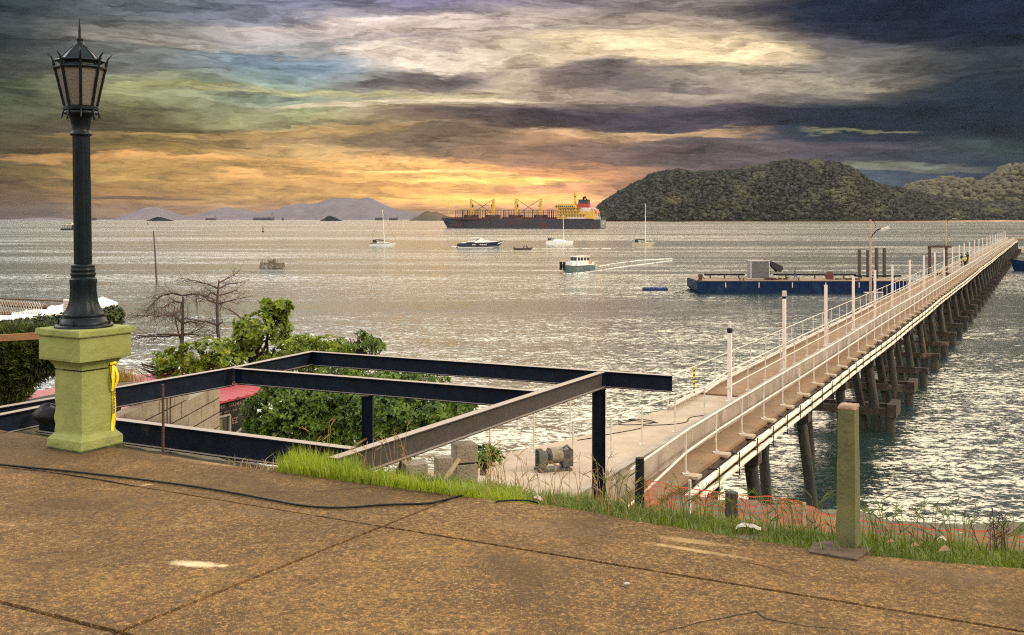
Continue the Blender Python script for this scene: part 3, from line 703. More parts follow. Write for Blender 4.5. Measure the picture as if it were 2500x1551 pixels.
def rough_prism(secs,k=10,j=.004,sd=0):   # stacked square sections with slightly chipped arrises
    mb=MB(); vs=[]
    for si,(w_,z) in enumerate(secs):
        for side in range(4):
            for i in range(k):
                t=-1+2*i/k
                p={0:(t,-1),1:(1,t),2:(-t,1),3:(-1,-t)}[side]
                cn = 1-abs(t) if i else 0
                q=j*(2.2 if i==0 else 1)*mnoise.noise((p[0]*3+sd,p[1]*3,z*25))
                vs.append((p[0]*(w_+q),p[1]*(w_+q),z))
    m=4*k; fs=[(a*m+i,a*m+(i+1)%m,(a+1)*m+(i+1)%m,(a+1)*m+i) for a in range(len(secs)-1) for i in range(m)]
    mb.add(vs,fs+[tuple(range(m-1,-1,-1)),tuple(range((len(secs)-1)*m,len(secs)*m))]); return mb
col=[(.150,.10+.57*i/12) for i in range(12)]
rough_prism([(.186,0.0),(.19,.02),(.19,.05),(.188,.075)]+[(.152,.115)]+[(.150,.13+.045*i) for i in range(11)],14,.004,1).build('column',m_green,ped)
rough_prism([(.150,.592),(.155,.61),(.172,.64),(.187,.664)],14,.003,2).build('moulding',m_green,ped)
rough_prism([(.225,.664),(.228,.68),(.228,.72),(.229,.76),(.228,.80),(.227,.842)],16,.005,3).build('cap',m_green,ped)
rough_prism([(.243,.842),(.248,.85),(.248,.885),(.244,.895)],18,.006,5).build('cap_slab',m_green,ped)
m_moss=mat('mossy dark footing',(.05,.055,.02),(.025,.022,.012),scale=20,rough=.95,bump=.01)
rough_prism([(.195,-.02),(.193,.012)],18,.010,7).build('footing',m_moss,ped)
# ---------- street lamp ----------
m_iron=mat('dark painted cast iron',(.0035,.010,.015),(.002,.004,.006),scale=14,rough=.36,spec=.16,bump=.0015,bscale=90,c3=(.04,.036,.03),scale3=18,amt3=.32)
m_glass,gt,gb=new_mat('frosted lantern glass')
gb.inputs['Base Color'].default_value=(.20,.18,.14,1); gb.inputs['Roughness'].default_value=.55; gb.inputs['Transmission Weight'].default_value=.5
gn=gt.nodes.new('ShaderNodeTexNoise'); gn.inputs['Scale'].default_value=60; gbp=gt.nodes.new('ShaderNodeBump'); gbp.inputs['Distance'].default_value=.004
gtc=gt.nodes.new('ShaderNodeTexCoord'); gt.links.new(gtc.outputs['Object'],gn.inputs[0]); gt.links.new(gn.outputs[0],gbp.inputs['Height']); gt.links.new(gbp.outputs[0],gb.inputs['Normal'])
LC=P(205,798,7.99); LC.z=ZS+.895; LC=Vector((LC.x,7.99,ZS+.897))
lamp=empty('street_lamp',LC,0,'tall dark cast-iron street lamp with eight-sided lantern, standing on the green pedestal','street lamp')
lamp.rotation_euler=(0,math.radians(-.85),math.radians(45))
S=7.99/F   # metres per photo pixel here
def zz(py): return (800-py)*S
def fl(lo,hi,amp,n=8):
    def f(i,a):
        return 1-(amp if lo<=i<=hi else 0)*max(0,math.cos(a*n))**4
    return f
b=MB(); b.lathe([(0,68*S),(6*S,68*S),(6.5*S,60*S)],40)
for k in range(4):
    a=math.pi/4+k*math.pi/2; b.tube([(62*S*math.cos(a),62*S*math.sin(a),0),(62*S*math.cos(a),62*S*math.sin(a),19*S)],.006,6); b.lathe([(7*S,.012),(11*S,.012)],6,(62*S*math.cos(a),62*S*math.sin(a),0))
b.build('base_plate',m_iron,lamp)
prof=[(6,56),(12,56),(14,53),(19,52),(21,48),(26,47),(28,49),(32,46),(36,44),(44,40),(52,36.5),(62,33.5),(74,31.5),(88,30.5),(100,30.5),(110,31.5),(116,31)]
b=MB(); b.lathe([(z*S,r*S) for z,r in prof],64,flute=fl(8,15,.085)); b.build('bell_base',m_iron,lamp)
prof=[(116,31),(118,29),(122,27),(126,29.5),(130,29.5),(133,26.5),(136,28.5),(140,28.5),(143,26),(147,27.5),(151,26.5),(153,22)]
b=MB(); b.lathe([(z*S,r*S) for z,r in prof],40); b.build('base_collar',m_iron,lamp)
b=MB(); b.lathe([(152*S,20.8*S),(300*S,20.6*S),(468*S,20.0*S)],64,flute=lambda i,a:1-.10*max(0,math.cos(a*8))**6,phase=math.pi/8); b.build('shaft',m_iron,lamp)
prof=[(464,21),(466,25.5),(470,26),(473,22.5),(480,21),(492,22),(505,25),(512,29),(515,36),(519,39),(524,38),(526,33)]
b=MB(); b.lathe([(z*S,r*S) for z,r in prof],40)
for k in range(8):
    a=math.pi/8+k*math.pi/4; c=Vector((math.cos(a),math.sin(a),0))
    b.tube([c*36*S+Vector((0,0,530*S)),c*41*S+Vector((0,0,519*S)),c*42*S+Vector((0,0,511*S)),c*46*S+Vector((0,0,507*S))],[.007,.008,.007,.003],6)
b.build('capital',m_iron,lamp)
# lantern
def octring(r,ph=0): return [Vector((r*math.cos(math.pi/8+k*math.pi/4),r*math.sin(math.pi/8+k*math.pi/4),0)) for k in range(8)]
zb,zt_=535*S,630*S; rb,rt=35*S,56*S
def frame_ring(mb,r,z,wd): 
    pts=octring(r)
    for k in range(8): mb.tube([pts[k]+Vector((0,0,z)),pts[(k+1)%8]+Vector((0,0,z))],wd,6)
b=MB(); b.lathe([(526*S,33*S),(528*S,41*S),(535*S,41*S),(538*S,38*S)],8,phase=math.pi/8,smooth=False)
frame_ring(b,rb+.004,zb,.010); frame_ring(b,rt+.004,zt_,.013); frame_ring(b,rt-.006,zt_+.05,.012)
A=octring(rb+.004); B_=octring(rt+.004)
for k in range(8): b.tube([A[k]+Vector((0,0,zb)),B_[k]+Vector((0,0,zt_))],.011,6)
for k in range(8):   # curled horns
    c=B_[k].normalized(); z=Vector((0,0,1))
    b.tube([c*(rt+.004)+z*(zt_-.02),c*(rt+.012)+z*(zt_+.035),c*(rt+.020)+z*(zt_+.070),c*(rt+.052)+z*(zt_+.105)],[.010,.010,.008,.003],6)
lf=b.build('lantern_frame',m_iron,lamp)
for k in range(8):
    b=MB(); a0,a1=octring(rb)[k],octring(rb)[(k+1)%8]; c0,c1=octring(rt)[k],octring(rt)[(k+1)%8]; z=Vector((0,0,1)); i_=.985
    vs=[a0+z*zb,a1+z*zb,c1+z*zt_,c0+z*zt_]; b.add(vs+[Vector((v.x*.95,v.y*.95,v.z)) for v in vs],[(0,1,2,3),(7,6,5,4),(0,4,5,1),(1,5,6,2),(2,6,7,3),(3,7,4,0)]); b.build('pane',m_glass,lf)
b=MB(); pr=[(632,52),(640,49),(646,50),(649,47),(664,34),(676,22),(684,13)]
b.lathe([(z*S,r*S) for z,r in pr],8,phase=math.pi/8,smooth=False)
for k in range(8):
    c=octring(1)[k]; b.tube([c*(r*S)+Vector((0,0,z*S)) for z,r in pr[3:]],.005,5)
b.build('lantern_roof',m_iron,lamp)
b=MB(); b.lathe([(z*S,r*S) for z,r in [(682,13),(686,13.5),(689,9),(696,7),(699,8.5),(701,8),(705,4.5),(716,3.6),(735,2.2),(752,.6)]],16); b.build('finial',m_iron,lamp)
# ---------- caution tape ----------
m_tape=mat('yellow plastic tape',(.80,.62,.01),(.70,.52,.01),scale=8,rough=.35)
m_ink=mat('black ink',(.02,.02,.02),rough=.6)
fr=e_l*-1   # the face at the right has its normal towards -e_l ; tape hangs near its far edge
def onf(along,z,off=.006):   # point on the right-hand face of the pedestal column
    return PC+e_l*(-.150-off)+e_r*along+Vector((0,0,z))
tape=empty('caution_tape',onf(.12,.6),0,'yellow caution tape tied round the top of the green pedestal and hanging down its side','tape')
b=MB(); cl=[]
zs=np.linspace(.60,.09,26)
wdt=.028
def tp(z): return .105+.02*math.sin((z-.1)*6)+.05*(.6-z)*.4
for z0,z1 in zip(zs,zs[1:]):
    for z in (z0,):
        a0=onf(tp(z0)-wdt/2,z0,.008+.004*math.sin(z0*30)); a1=onf(tp(z0)+wdt/2,z0,.012+.004*math.cos(z0*24)); c0=onf(tp(z1)-wdt/2,z1,.008+.004*math.sin(z1*30)); c1=onf(tp(z1)+wdt/2,z1,.012+.004*math.cos(z1*24))
        b.quad(c0,c1,a1,a0)
for sg,dz in ((-.5,.20),(.9,.17)):
    for i in range(8):
        t0,t1=i/8,(i+1)/8
        def q(t,s_): return onf(.115+sg*.03*math.sin(t*2.6)+s_*.011,.61-dz*t,.016+.02*math.sin(t*3))
        b.quad(q(t1,-1),q(t1,1),q(t0,1),q(t0,-1))
b.tube([onf(.09,.615,.012),onf(.12,.625,.03),onf(.145,.61,.012)],.012,8)
o=b.build('strip',m_tape); at_parent(o,tape)
# letters run down the strip
def face_matrix(cpos,xdir,ydir):
    z=xdir.cross(ydir); M=Matrix((( xdir.x,ydir.x,z.x,cpos.x),(xdir.y,ydir.y,z.y,cpos.y),(xdir.z,ydir.z,z.z,cpos.z),(0,0,0,1))); return M
o=text_mesh('lettering','PRECAUCION',.030,m_ink,None,face_matrix(onf(.122,.335,.0175),Vector((0,0,-1)),e_r*1.0),.0005)
at_parent(o,tape)
o=text_mesh('lettering','PELIGRO',.028,m_ink,None,face_matrix(onf(.112,.50,.0175),Vector((0,0,-1)),e_r*1.0),.0005); bpy.data.objects.remove(o)
# ---------- square concrete stub at the right ----------
m_stub=mat('lichened concrete',(.125,.120,.045),(.070,.075,.026),scale=7,rough=.95,bump=.006,bscale=60,c3=(.035,.04,.018),scale3=9,amt3=.44)
m_stubtop=mat('broken concrete',(.36,.24,.16),(.2,.13,.09),scale=14,rough=.95,bump=.02,bscale=30)
bp_=PD(2051,1343,1.7); sb=empty('concrete_post',bp_+Vector((.060,.055,0)),math.radians(-33),'broken square concrete post, mossy green, alone at the slab edge at the right','post')
b=MB(); secs=[(.050,0),(.0505,.02)]+[(.050-.008*i/9,.06+.66*i/9) for i in range(10)]
rough_prism(secs,10,.002,11).build('shaft',m_stub,sb)
rough_prism([(.0425,.718),(.043,.728),(.040,.738),(.036,.742)],10,.006,13).build('broken_top',m_stubtop,sb)
b=MB(); v=[PD(1985,1330,1.7),PD(2062,1322,1.7),PD(2128,1345,1.7),PD(2092,1372,1.7),PD(1975,1352,1.7)]
v=[x+Vector((0,0,.0)) for x in v]; b.add([(x.x,x.y,ZS+.012) for x in v]+[(x.x,x.y,ZS-.03) for x in v],[(0,1,2,3,4)]+[(i,i+5,(i+1)%5+5,(i+1)%5) for i in range(5)])
o=b.build('post_pad',mat('dark patched concrete',(.10,.060,.032),(.045,.028,.016),scale=12,rough=.95,bump=.02,bscale=25)); tag(o,'dark broken pad of concrete round the foot of the square post','concrete pad')
# ---------- steel frame ----------
m_steel=mat('navy primer steel',(.006,.011,.024),(.003,.005,.012),scale=9,rough=.5,spec=.14,bump=.0015,bscale=60,c3=(.10,.075,.06),scale3=2.5,amt3=.36)
fr_=empty('beam_frame',(-2,10,H-1.65),0,'unfinished frame of dark navy steel beams beyond the slab edge','steel frame')
def skylit_tops(m,col=(.34,.28,.23)):
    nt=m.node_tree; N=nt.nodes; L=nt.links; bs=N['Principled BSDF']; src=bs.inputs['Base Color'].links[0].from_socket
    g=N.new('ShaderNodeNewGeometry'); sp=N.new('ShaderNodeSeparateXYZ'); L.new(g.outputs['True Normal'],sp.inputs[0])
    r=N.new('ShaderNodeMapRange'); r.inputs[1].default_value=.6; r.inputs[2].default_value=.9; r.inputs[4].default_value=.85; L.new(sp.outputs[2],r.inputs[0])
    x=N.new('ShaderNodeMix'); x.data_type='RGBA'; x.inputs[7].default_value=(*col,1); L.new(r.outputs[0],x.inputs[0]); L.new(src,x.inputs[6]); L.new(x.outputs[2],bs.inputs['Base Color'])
skylit_tops(m_steel)   # pale sky reflection painted into the colour of upward faces
m_steel_lit=mat('sunlit-toned steel',(.062,.050,.046),(.040,.034,.034),scale=30,rough=.6,spec=.2,c3=(.10,.08,.065),scale3=3,amt3=.4); skylit_tops(m_steel_lit)  # lighter grey-brown paints in the sunlight on the diagonal beam
ZT=H-1.65; BH=.175; BW=.085
def ibeam(mb,a,b,h=BH,w=BW,tf=.009,tw=.008):
    a=Vector(a); b=Vector(b); up=Vector((0,0,1))
    mb.beam(a-up*tf/2,b-up*tf/2,w,tf); mb.beam(a-up*(h-tf/2),b-up*(h-tf/2),w,tf); mb.beam(a-up*h/2,b-up*h/2,tw,h-2*tf)
def T(px,py): return PD(px,py,1.65)
A_=T(761,858); E_=T(1641,917); C_=T(1467,909); F_=T(834,1112); G_=T(566,898); L_=T(274.5,947.5); M1=T(276,1022); M2=T(862,1094); B2e=T(1311,954)
def fpart(name,segs,m=None):
    b=MB()
    for s_ in segs: s_(b)
    o=b.build(name,m or m_steel); at_parent(o,fr_); return o
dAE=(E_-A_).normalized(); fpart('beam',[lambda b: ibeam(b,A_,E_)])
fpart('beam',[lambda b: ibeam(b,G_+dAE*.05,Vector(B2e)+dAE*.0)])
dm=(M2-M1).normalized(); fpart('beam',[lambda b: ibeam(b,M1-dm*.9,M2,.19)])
dL=(G_-A_).normalized(); Lend=L_+(L_-G_).normalized()*1.3
up1=Vector((0,0,.0015))
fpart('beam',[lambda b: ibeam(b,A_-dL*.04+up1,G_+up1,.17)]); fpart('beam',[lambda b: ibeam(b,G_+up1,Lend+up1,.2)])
dD=(C_-F_).normalized(); fpart('beam',[lambda b: ibeam(b,F_-dD*.1+up1*2,C_+dD*.02+up1*2)],m_steel_lit)
LB=T(109,990); fpart('beam',[lambda b: ibeam(b,LB,LB+Vector((-.35,-.8,0)),.17)])
def post_at(p,w,z1):
    def f(b):
        for sx in (-1,1): b.box((p.x+sx*(w/2-.004),p.y,(z1+ZD-.2)/2),(.008,w,z1-ZD+.2))
        b.box((p.x,p.y,(z1+ZD-.2)/2),(w-.016,.008,z1-ZD+.2)); b.box((p.x,p.y-.0,z1-.006),(w+.02,w+.02,.010))
    return f
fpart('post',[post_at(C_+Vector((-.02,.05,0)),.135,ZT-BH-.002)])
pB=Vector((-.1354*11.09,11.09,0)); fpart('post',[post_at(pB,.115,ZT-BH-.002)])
# stiffener plates at the joints
for p,dv in ((G_+dAE*.12,dAE),(A_+dAE*.05,dAE),(C_,dAE)):
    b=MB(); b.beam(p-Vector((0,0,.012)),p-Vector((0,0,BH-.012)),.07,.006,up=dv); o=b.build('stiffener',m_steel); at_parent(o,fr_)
# ---------- rebar ----------
m_bar=mat('rusted bar',(.07,.035,.022),(.03,.018,.014),scale=40,rough=.8)
rb_=PD(398,1100,1.75); b=MB(); b.tube([(0,0,-.1),(.002,0,.25),(-.002,0,.5)],.010,8)
for k in range(24): b.tube([(0,0,k*.02),(0,0,k*.02+.006)],.0115,6)
o=b.build('rebar',m_bar); o.location=rb_; tag(o,'single rusty reinforcing bar standing upright at the slab edge, right of the pedestal','rebar')
# ---------- black cables on the slab ----------
def ground_cable(px,r,label,lift=.008):
    pts=[PD(x,y,1.7)+Vector((0,0,lift)) for x,y in px]; out=[]
    for i in range(len(pts)-1):
        p0=pts[max(i-1,0)];p1=pts[i];p2=pts[i+1];p3=pts[min(i+2,len(pts)-1)]
        for k in range(8):
            t=k/8; out.append(.5*((2*p1)+(p2-p0)*t+(2*p0-5*p1+4*p2-p3)*t*t+(3*p1-p0-3*p2+p3)*t**3))
    out.append(pts[-1]); b=MB(); b.tube(out,r,8); o=b.build('cable',m_black); tag(o,label,'cable')
ground_cable([(-60,1128),(0,1137),(200,1157),(400,1181),(530,1200),(640,1220),(740,1238),(830,1243),(940,1236),(1040,1233),(1080,1225),(1135,1211)],.0065,'thick black cable curving across the slab from the left to the grass')
ground_cable([(1210,1228),(1250,1225),(1290,1226),(1315,1232)],.005,'short end of black cable at the edge of the grass in mid slab')
ground_cable([(0,1143),(130,1157),(250,1175),(330,1190)],.0025,'thin dark wire beside the thick black cable on the slab')
# ---------- concrete block wall ----------
m_block=mat('concrete block',(.27,.22,.165),(.19,.15,.11),scale=6,rough=.95,bump=.012,bscale=50,c3=(.2,.16,.12),scale3=2.5,amt3=.42)
m_mortar=mat('dark mortar joint',(.03,.024,.018),(.018,.015,.012),scale=20,rough=.95)
w0=Vector((-4.30,11.35,0)); w1=Vector((-4.18,15.0,0)); wd_=(w1-w0).normalized(); WL=(w1-w0).length
bw=empty('block_wall',w0+Vector((0,0,ZD)),0,'unfinished wall of grey concrete blocks with a stepped broken top, under the steel frame','wall')
b=MB(); mo=MB(); bh=.2; bl=.52; thick=.14; nrm=Vector((wd_.y,-wd_.x,0))
top_at=lambda t: (H-2.03)+((H-2.34)-(H-2.03))*t
for r_ in range(14):
    z=H-2.03-(r_+.5)*bh+.12
    off=(r_%2)*bl/2
    for k in range(-1,9):
        a=k*bl+off; c=a+bl
        a=max(0,a); c=min(WL,c)
        if c-a<.08: continue
        t=((a+c)/2)/WL
        if z>top_at(t)+.02: continue
        A1=w0+wd_*(a+.008); B1=w0+wd_*(c-.008)
        j=nrm*random.uniform(-.004,.004)
        b.beam(Vector((A1.x,A1.y,z))+j,Vector((B1.x,B1.y,z))+j,thick,bh-.016)
o=b.build('blocks',m_block,bevel=.006); at_parent(o,bw)
for z0,z1,L_0,L_1 in ((ZD,H-2.40,0,WL),(H-2.40,H-2.2,.05,WL*.55)):
    mo.beam((w0+wd_*(L_0+.02)+Vector((0,0,(z0+z1)/2))),(w0+wd_*(L_1-.01)+Vector((0,0,(z0+z1)/2))),thick-.02,z1-z0)
o=mo.build('mortar',m_mortar); at_parent(o,bw)
b=MB()
for t in (.42,.45): b.tube([w0+wd_*(WL*t)+nrm*.08+Vector((0,0,H-3.2)),w0+wd_*(WL*t)+nrm*.08+Vector((0,0,H-1.95))],.006,6)
o=b.build('starter_bar',m_bar); at_parent(o,bw)
# block pier beside the apron, with leaning stick
def block_stack(px,py_top,Y,n,w,label):
    base=P(px,py_top,Y); z1=base.z; r0=empty('block_pier',(base.x,Y,z1-n*.165),.35,label,'block pier')
    for k in range(n):
        b=MB(); b.box((random.uniform(-.005,.005),0,.08+k*.165),(w,w*.9,.15)); b.build('block',m_block,r0,bevel=.005)
    b=MB(); b.box((0,0,n*.165/2-.01),(w-.04,w*.9-.04,n*.165-.04)); b.build('mortar',m_mortar,r0)
block_stack(1133,1079,8.9,6,.185,'stack of grey concrete blocks beside the pale pier apron')
block_stack(1082,1112,8.7,4,.13,'lower stack of pale blocks left of the tall block pier')
block_stack(1010,1125,8.0,3,.17,'rough low block stub just under the end of the diagonal beam')
m_wood=mat('weathered timber',(.42,.32,.2),(.3,.22,.13),scale=3,rough=.85,stretch=(12,1,1))
b=MB(); b.beam(P(1083,1176,8.5),P(1121,1120,8.6),.02,.03); o=b.build('stick',m_wood); tag(o,'pale wooden stick leaning against the tall block stack','stick')
b=MB(); b.tube([P(1078,1118,8.9),P(1098,1112,8.95),P(1118,1115,8.95)],.008,6); b.tube([P(1090,1114,8.9),P(1092,1128,8.9)],.006,6); o=b.build('wire_handle',m_white); tag(o,'bent white wire hoop on top of the lower block stack','wire')
b=MB(); v=[P(1168,1140,10.3),P(1190,1128,10.6),P(1203,1133,10.7),P(1200,1141,10.5),P(1170,1148,10.3)]
b.add([x+Vector((0,0,.02)) for x in v]+[x-Vector((0,0,.03)) for x in v],[(0,1,2,3,4),(9,8,7,6,5)]+[(i,i+5,(i+1)%5+5,(i+1)%5) for i in range(5)]); 
# ---------- shed ----------
m_red,rn,rbx=new_mat('red zinc roofing')
rbx.inputs['Base Color'].default_value=(.52,.055,.075,1); rbx.inputs['Roughness'].default_value=.45
rt_=rn.nodes.new('ShaderNodeTexNoise'); rt_.inputs['Scale'].default_value=3; rt_.inputs['Detail'].default_value=6
rc=rn.nodes.new('ShaderNodeMix'); rc.data_type='RGBA'; rc.inputs[6].default_value=(.40,.055,.065,1); rc.inputs[7].default_value=(.26,.03,.04,1); rn.links.new(rt_.outputs[0],rc.inputs[0]); rn.links.new(rc.outputs[2],rbx.inputs['Base Color'])
m_wrap=mat('black house wrap',(.030,.028,.032),(.018,.018,.022),scale=20,rough=.5)
m_wraptxt=mat('tan print',(.42,.27,.19),(.36,.22,.15),scale=20,rough=.6)
m_wframe=mat('white window frame',(.6,.56,.5),(.5,.46,.4),scale=5,rough=.5)
m_dark=mat('dark glazing',(.012,.016,.022),(.02,.022,.028),scale=4,rough=.08,spec=.8)
m_yel=mat('yellow panel',(.4,.34,.12),(.3,.26,.1),scale=4,rough=.7)
ed=Vector((.43,1,0)).normalized(); el=Vector((-ed.y,ed.x,0))  # along eave, away from the viewer's right
eave0=P(526,979,24.0); EZ=H-4.1
def SH(a,c,z): # along eave from the point seen at x=526, across to the left, height above EZ
    v=eave0+ed*a+el*c; return Vector((v.x,v.y,EZ+z))
shed=empty('shed',SH(0,1.3,-2),0,'small shed with a red corrugated roof and black wrapped wall printed with a name','shed')
b=MB(); a0,a1=-8.5,2.35; RW=2.9; rise=.22; kk=140
vs=[]; 
for i in range(kk+1):
    a=a0+(a1-a0)*i/kk; ph=(a*3.2)%1.0; hgt=.028*(1 if ph<.12 else (.5 if ph<.2 else 0))
    for c,z in ((-.12,-.012),(RW,rise)): vs.append(SH(a,c,z+hgt))
for i in range(kk+1):
    a=a0+(a1-a0)*i/kk
    for c,z in ((-.12,-.05),(RW,rise-.04)): vs.append(SH(a,c,z))
q=2*(kk+1)
fs=[(2*i,2*i+2,2*i+3,2*i+1) for i in range(kk)]+[(q+2*i,q+2*i+1,q+2*i+3,q+2*i+2) for i in range(kk)]+[(2*i,q+2*i,q+2*i+2,2*i+2) for i in range(kk)]+[(0,1,q+1,q),(2*kk,q+2*kk,q+2*kk+1,2*kk+1)]
b.add(vs,fs); 
# far slope beyond the ridge
b.add([SH(a0,RW,rise),SH(a1,RW,rise),SH(a1,RW+2.5,-.1),SH(a0,RW+2.5,-.1)],[(0,1,2,3)])
o=b.build('roof',m_red); at_parent(o,shed)
b=MB(); WA0,WA1=-8.2,1.42; 
b.add([SH(WA0,.10,-2),SH(WA1,.10,-2),SH(WA1,.10,-.06),SH(WA0,.10,-.06),SH(WA0,.2,-2),SH(WA1,.2,-2),SH(WA1,.2,-.06),SH(WA0,.2,-.06)],[(0,1,2,3),(5,4,7,6),(0,4,5,1),(1,5,6,2),(2,6,7,3),(3,7,4,0)])
b.add([SH(WA1,.2,-2),SH(WA1,5,-2),SH(WA1,5,-.1),SH(WA1,2.9,.15),SH(WA1,.2,-.06)],[(0,1,2,3,4)])
wl=b.build('wall',m_wrap); at_parent(wl,shed)
def wall_text(s,size,a,z):
    M=face_matrix(SH(a,.085,z),ed,Vector((0,0,1))); o=text_mesh('lettering',s,size,m_wraptxt,None,M,.004); at_parent(o,shed); return o
upd()
wall_text('COCHEZ',.115,.80,-.19); wall_text('COCHEZ',.115,.20,-.19); wall_text('COCHEZ',.115,-.42,-.19)
wall_text('COCHEZ    COCHEZ    COCHEZ',.05,.50,-.33)
wall_text('EZ',.19,.80,-.58)
b=MB(); wz0,wz1=-.80,-.40; wa0,wa1=-.45,.60; wa2=.13
for (p,q2) in (((wa0,wz0),(wa1,wz0)),((wa0,wz1),(wa1,wz1)),((wa0,wz0),(wa0,wz1)),((wa1,wz0),(wa1,wz1)),((wa2,wz0),(wa2,wz1))):
    b.beam(SH(p[0],.07,p[1]),SH(q2[0],.07,q2[1]),.04,.045,up=(-el))
wn=b.build('window',m_wframe); at_parent(wn,shed); upd()
b=MB(); b.quad(SH(wa0,.09,wz0),SH(wa1,.09,wz0),SH(wa1,.09,wz1),SH(wa0,.09,wz1)); o=b.build('pane',m_dark); o.parent=wn; o.matrix_parent_inverse=wn.matrix_world.inverted()
b=MB(); b.quad(SH(.2,.08,wz0+.03),SH(.34,.08,wz0+.03),SH(.34,.08,wz1-.03),SH(.2,.08,wz1-.03)); o=b.build('blind',m_yel); o.parent=wn; o.matrix_parent_inverse=wn.matrix_world.inverted()
b=MB(); b.beam(SH(.35,-.1,-.92),SH(1.2,.05,-.72),.03,.04); o=b.build('brace',m_wframe); at_parent(o,shed)
b=MB(); hp=[SH(-1.2+1.1*math.cos(t)*1.0+.2,.75+.55*math.sin(t),.10) for t in np.linspace(-2.2,1.6,24)]
hp=[SH(-.3+.9*math.cos(t),.9+.45*math.sin(t),.055+.0759*(.9+.45*math.sin(t))) for t in np.linspace(-1.9,1.5,26)]
b.tube(hp,.014,6); o=b.build('hose',m_white); tag(o,'white hose lying in a loop on the red shed roof','hose')
# dark rubbish bag by the pedestal
m_bag=mat('black plastic',(.004,.004,.005),(.008,.008,.010),scale=6,rough=.5,spec=.15,bump=.02,bscale=9)
b=MB(); vs=[]; n1,n2=10,16
for i in range(n1+1):
    for k in range(n2):
        th=math.pi*i/n1; ph=2*math.pi*k/n2; r=1+.3*mnoise.noise((math.cos(ph)*1.7,math.sin(ph)*1.7,th*1.5)); vs.append((.13*r*math.sin(th)*math.cos(ph),.10*r*math.sin(th)*math.sin(ph),.085*r*math.cos(th)))
b.add(vs,[(i*n2+k,i*n2+(k+1)%n2,(i+1)*n2+(k+1)%n2,(i+1)*n2+k) for i in range(n1) for k in range(n2)],True)
o=b.build('plastic_bag',m_bag); o.location=P(122,1012,8.8); tag(o,'crumpled black plastic bag behind the left side of the green pedestal','bag')
# ---------- left garden: kerb wall, plank, white roof, fence, louvre ----------
m_kerb=mat('dark garden kerb',(.060,.052,.045),(.035,.030,.028),scale=5,rough=.95,bump=.02,bscale=12)
b=MB(); a=PD(-60,1012,1.95); c=PD(138,972,1.95); dv=(c-a).normalized(); b.beam(a-dv*1.5-Vector((0,0,.3)),c+dv*.9-Vector((0,0,.3)),.16,.6); b.beam(a-dv*1.5+Vector((0,0,.012)),c+dv*.9+Vector((0,0,.012)),.19,.03)
tag(b.build('garden_wall',m_kerb),'low dark concrete garden wall at the left edge, below the feathery shrub','wall')
m_plank=mat('brown plank',(.30,.145,.055),(.20,.095,.038),scale=3,rough=.8,stretch=(1,8,8),bump=.004,bscale=20)
b=MB(); b.beam(P(-120,832,9.6),P(96,820,9.6),.03,.06); b.tube([P(-20,825,9.65),P(-20,980,9.65)],.03,8)
tag(b.build('wooden_rail',m_plank),'brown wooden rail in front of the hedge left of the green pedestal','rail')
m_zinc=mat('white zinc sheet',(.74,.72,.70),(.62,.60,.58),scale=1.5,rough=.4,c3=(.45,.42,.38),scale3=.9,amt3=.4)
z_=[P(-200,840,20),P(240,800,20),P(285,731,27),P(248,728,27.5),P(-200,790,24)]
z_=[P(-160,812,18),P(150,772,20),P(290,742,21.5),P(262,727,25),P(-10,782,25)]
nn=(z_[1]-z_[0]).cross(z_[4]-z_[0]).normalized()
rf=empty('white_roof',z_[0],0,'white sheet-metal roof sloping behind the hedge at the left','roof')
b=MB(); Q=[P(-180,815,17.5),P(288,742,21.5),P(250,727,25.5),P(-60,780,25.5)]
kk=40; vs=[]
for i in range(kk+1):
    t=i/kk; h_=.03 if i%4==0 else 0
    vs+= [Q[0].lerp(Q[1],t)+Vector((0,0,h_)),Q[3].lerp(Q[2],t)+Vector((0,0,h_))]
for i in range(kk+1):
    t=i/kk; vs+= [Q[0].lerp(Q[1],t)-Vector((0,0,.05)),Q[3].lerp(Q[2],t)-Vector((0,0,.05))]
q=2*(kk+1); b.add(vs,[(2*i,2*i+2,2*i+3,2*i+1) for i in range(kk)]+[(q+2*i,q+2*i+1,q+2*i+3,q+2*i+2) for i in range(kk)]+[(2*i,q+2*i,q+2*i+2,2*i+2) for i in range(kk)]+[(2*i+1,2*i+3,q+2*i+3,q+2*i+1) for i in range(kk)])
o=b.build('roof_sheet',m_zinc); at_parent(o,rf)
b=MB()
for pq in (Q[0],Q[3]): b.beam(Vector((pq.x,pq.y,pq.z-.06)),Vector((pq.x,pq.y,ZD-.6)),.1,.1)
o=b.build('support',m_wframe); at_parent(o,rf)
# pipe-rail fence with chain-link
m_rail=mat('brown pipe rail',(.12,.075,.05),(.06,.04,.03),scale=6,rough=.7)
fc=empty('chain_link_fence',P(-40,790,12),0,'old pipe-rail chain-link fence at the far left behind the hedge','fence')
b=MB(); b.tube([P(-120,738,15),P(158,749,16)] and [P(-160,723,15),P(165,735,17)],.016,8); b.tube([P(-160,728,13.5),P(112,749,15)],.04,8); b.tube([P(-160,757,13.5),P(26,764,14.4)],.035,8); o=b.build('rails',m_rail); at_parent(o,fc)
b=MB()
for k in range(-2,34):
    x0=-60+k*6.2
    for sgn in (-1,1):
        xa=x0; xb=x0+sgn*14
        if -120<xa<112 and -120<xb<112: b.tube([P(xa,731+(xa)*.16*.5,14.2),P(xb,768,14.2)],.004,4,cap=False)
o=b.build('mesh',m_post); at_parent(o,fc)
b=MB(); lv=P(169,775,13.5)
b.box((0,0,.14),(.13,.05,.30))
for k in range(11): b.box((0,-.03,.01+k*.026),(.12,.02,.012))
o=b.build('louvre_panel',m_wframe); o.location=P(169,783,13.5)+Vector((0,0,-.02)); tag(o,'small white louvred panel just left of the street lamp base','panel')

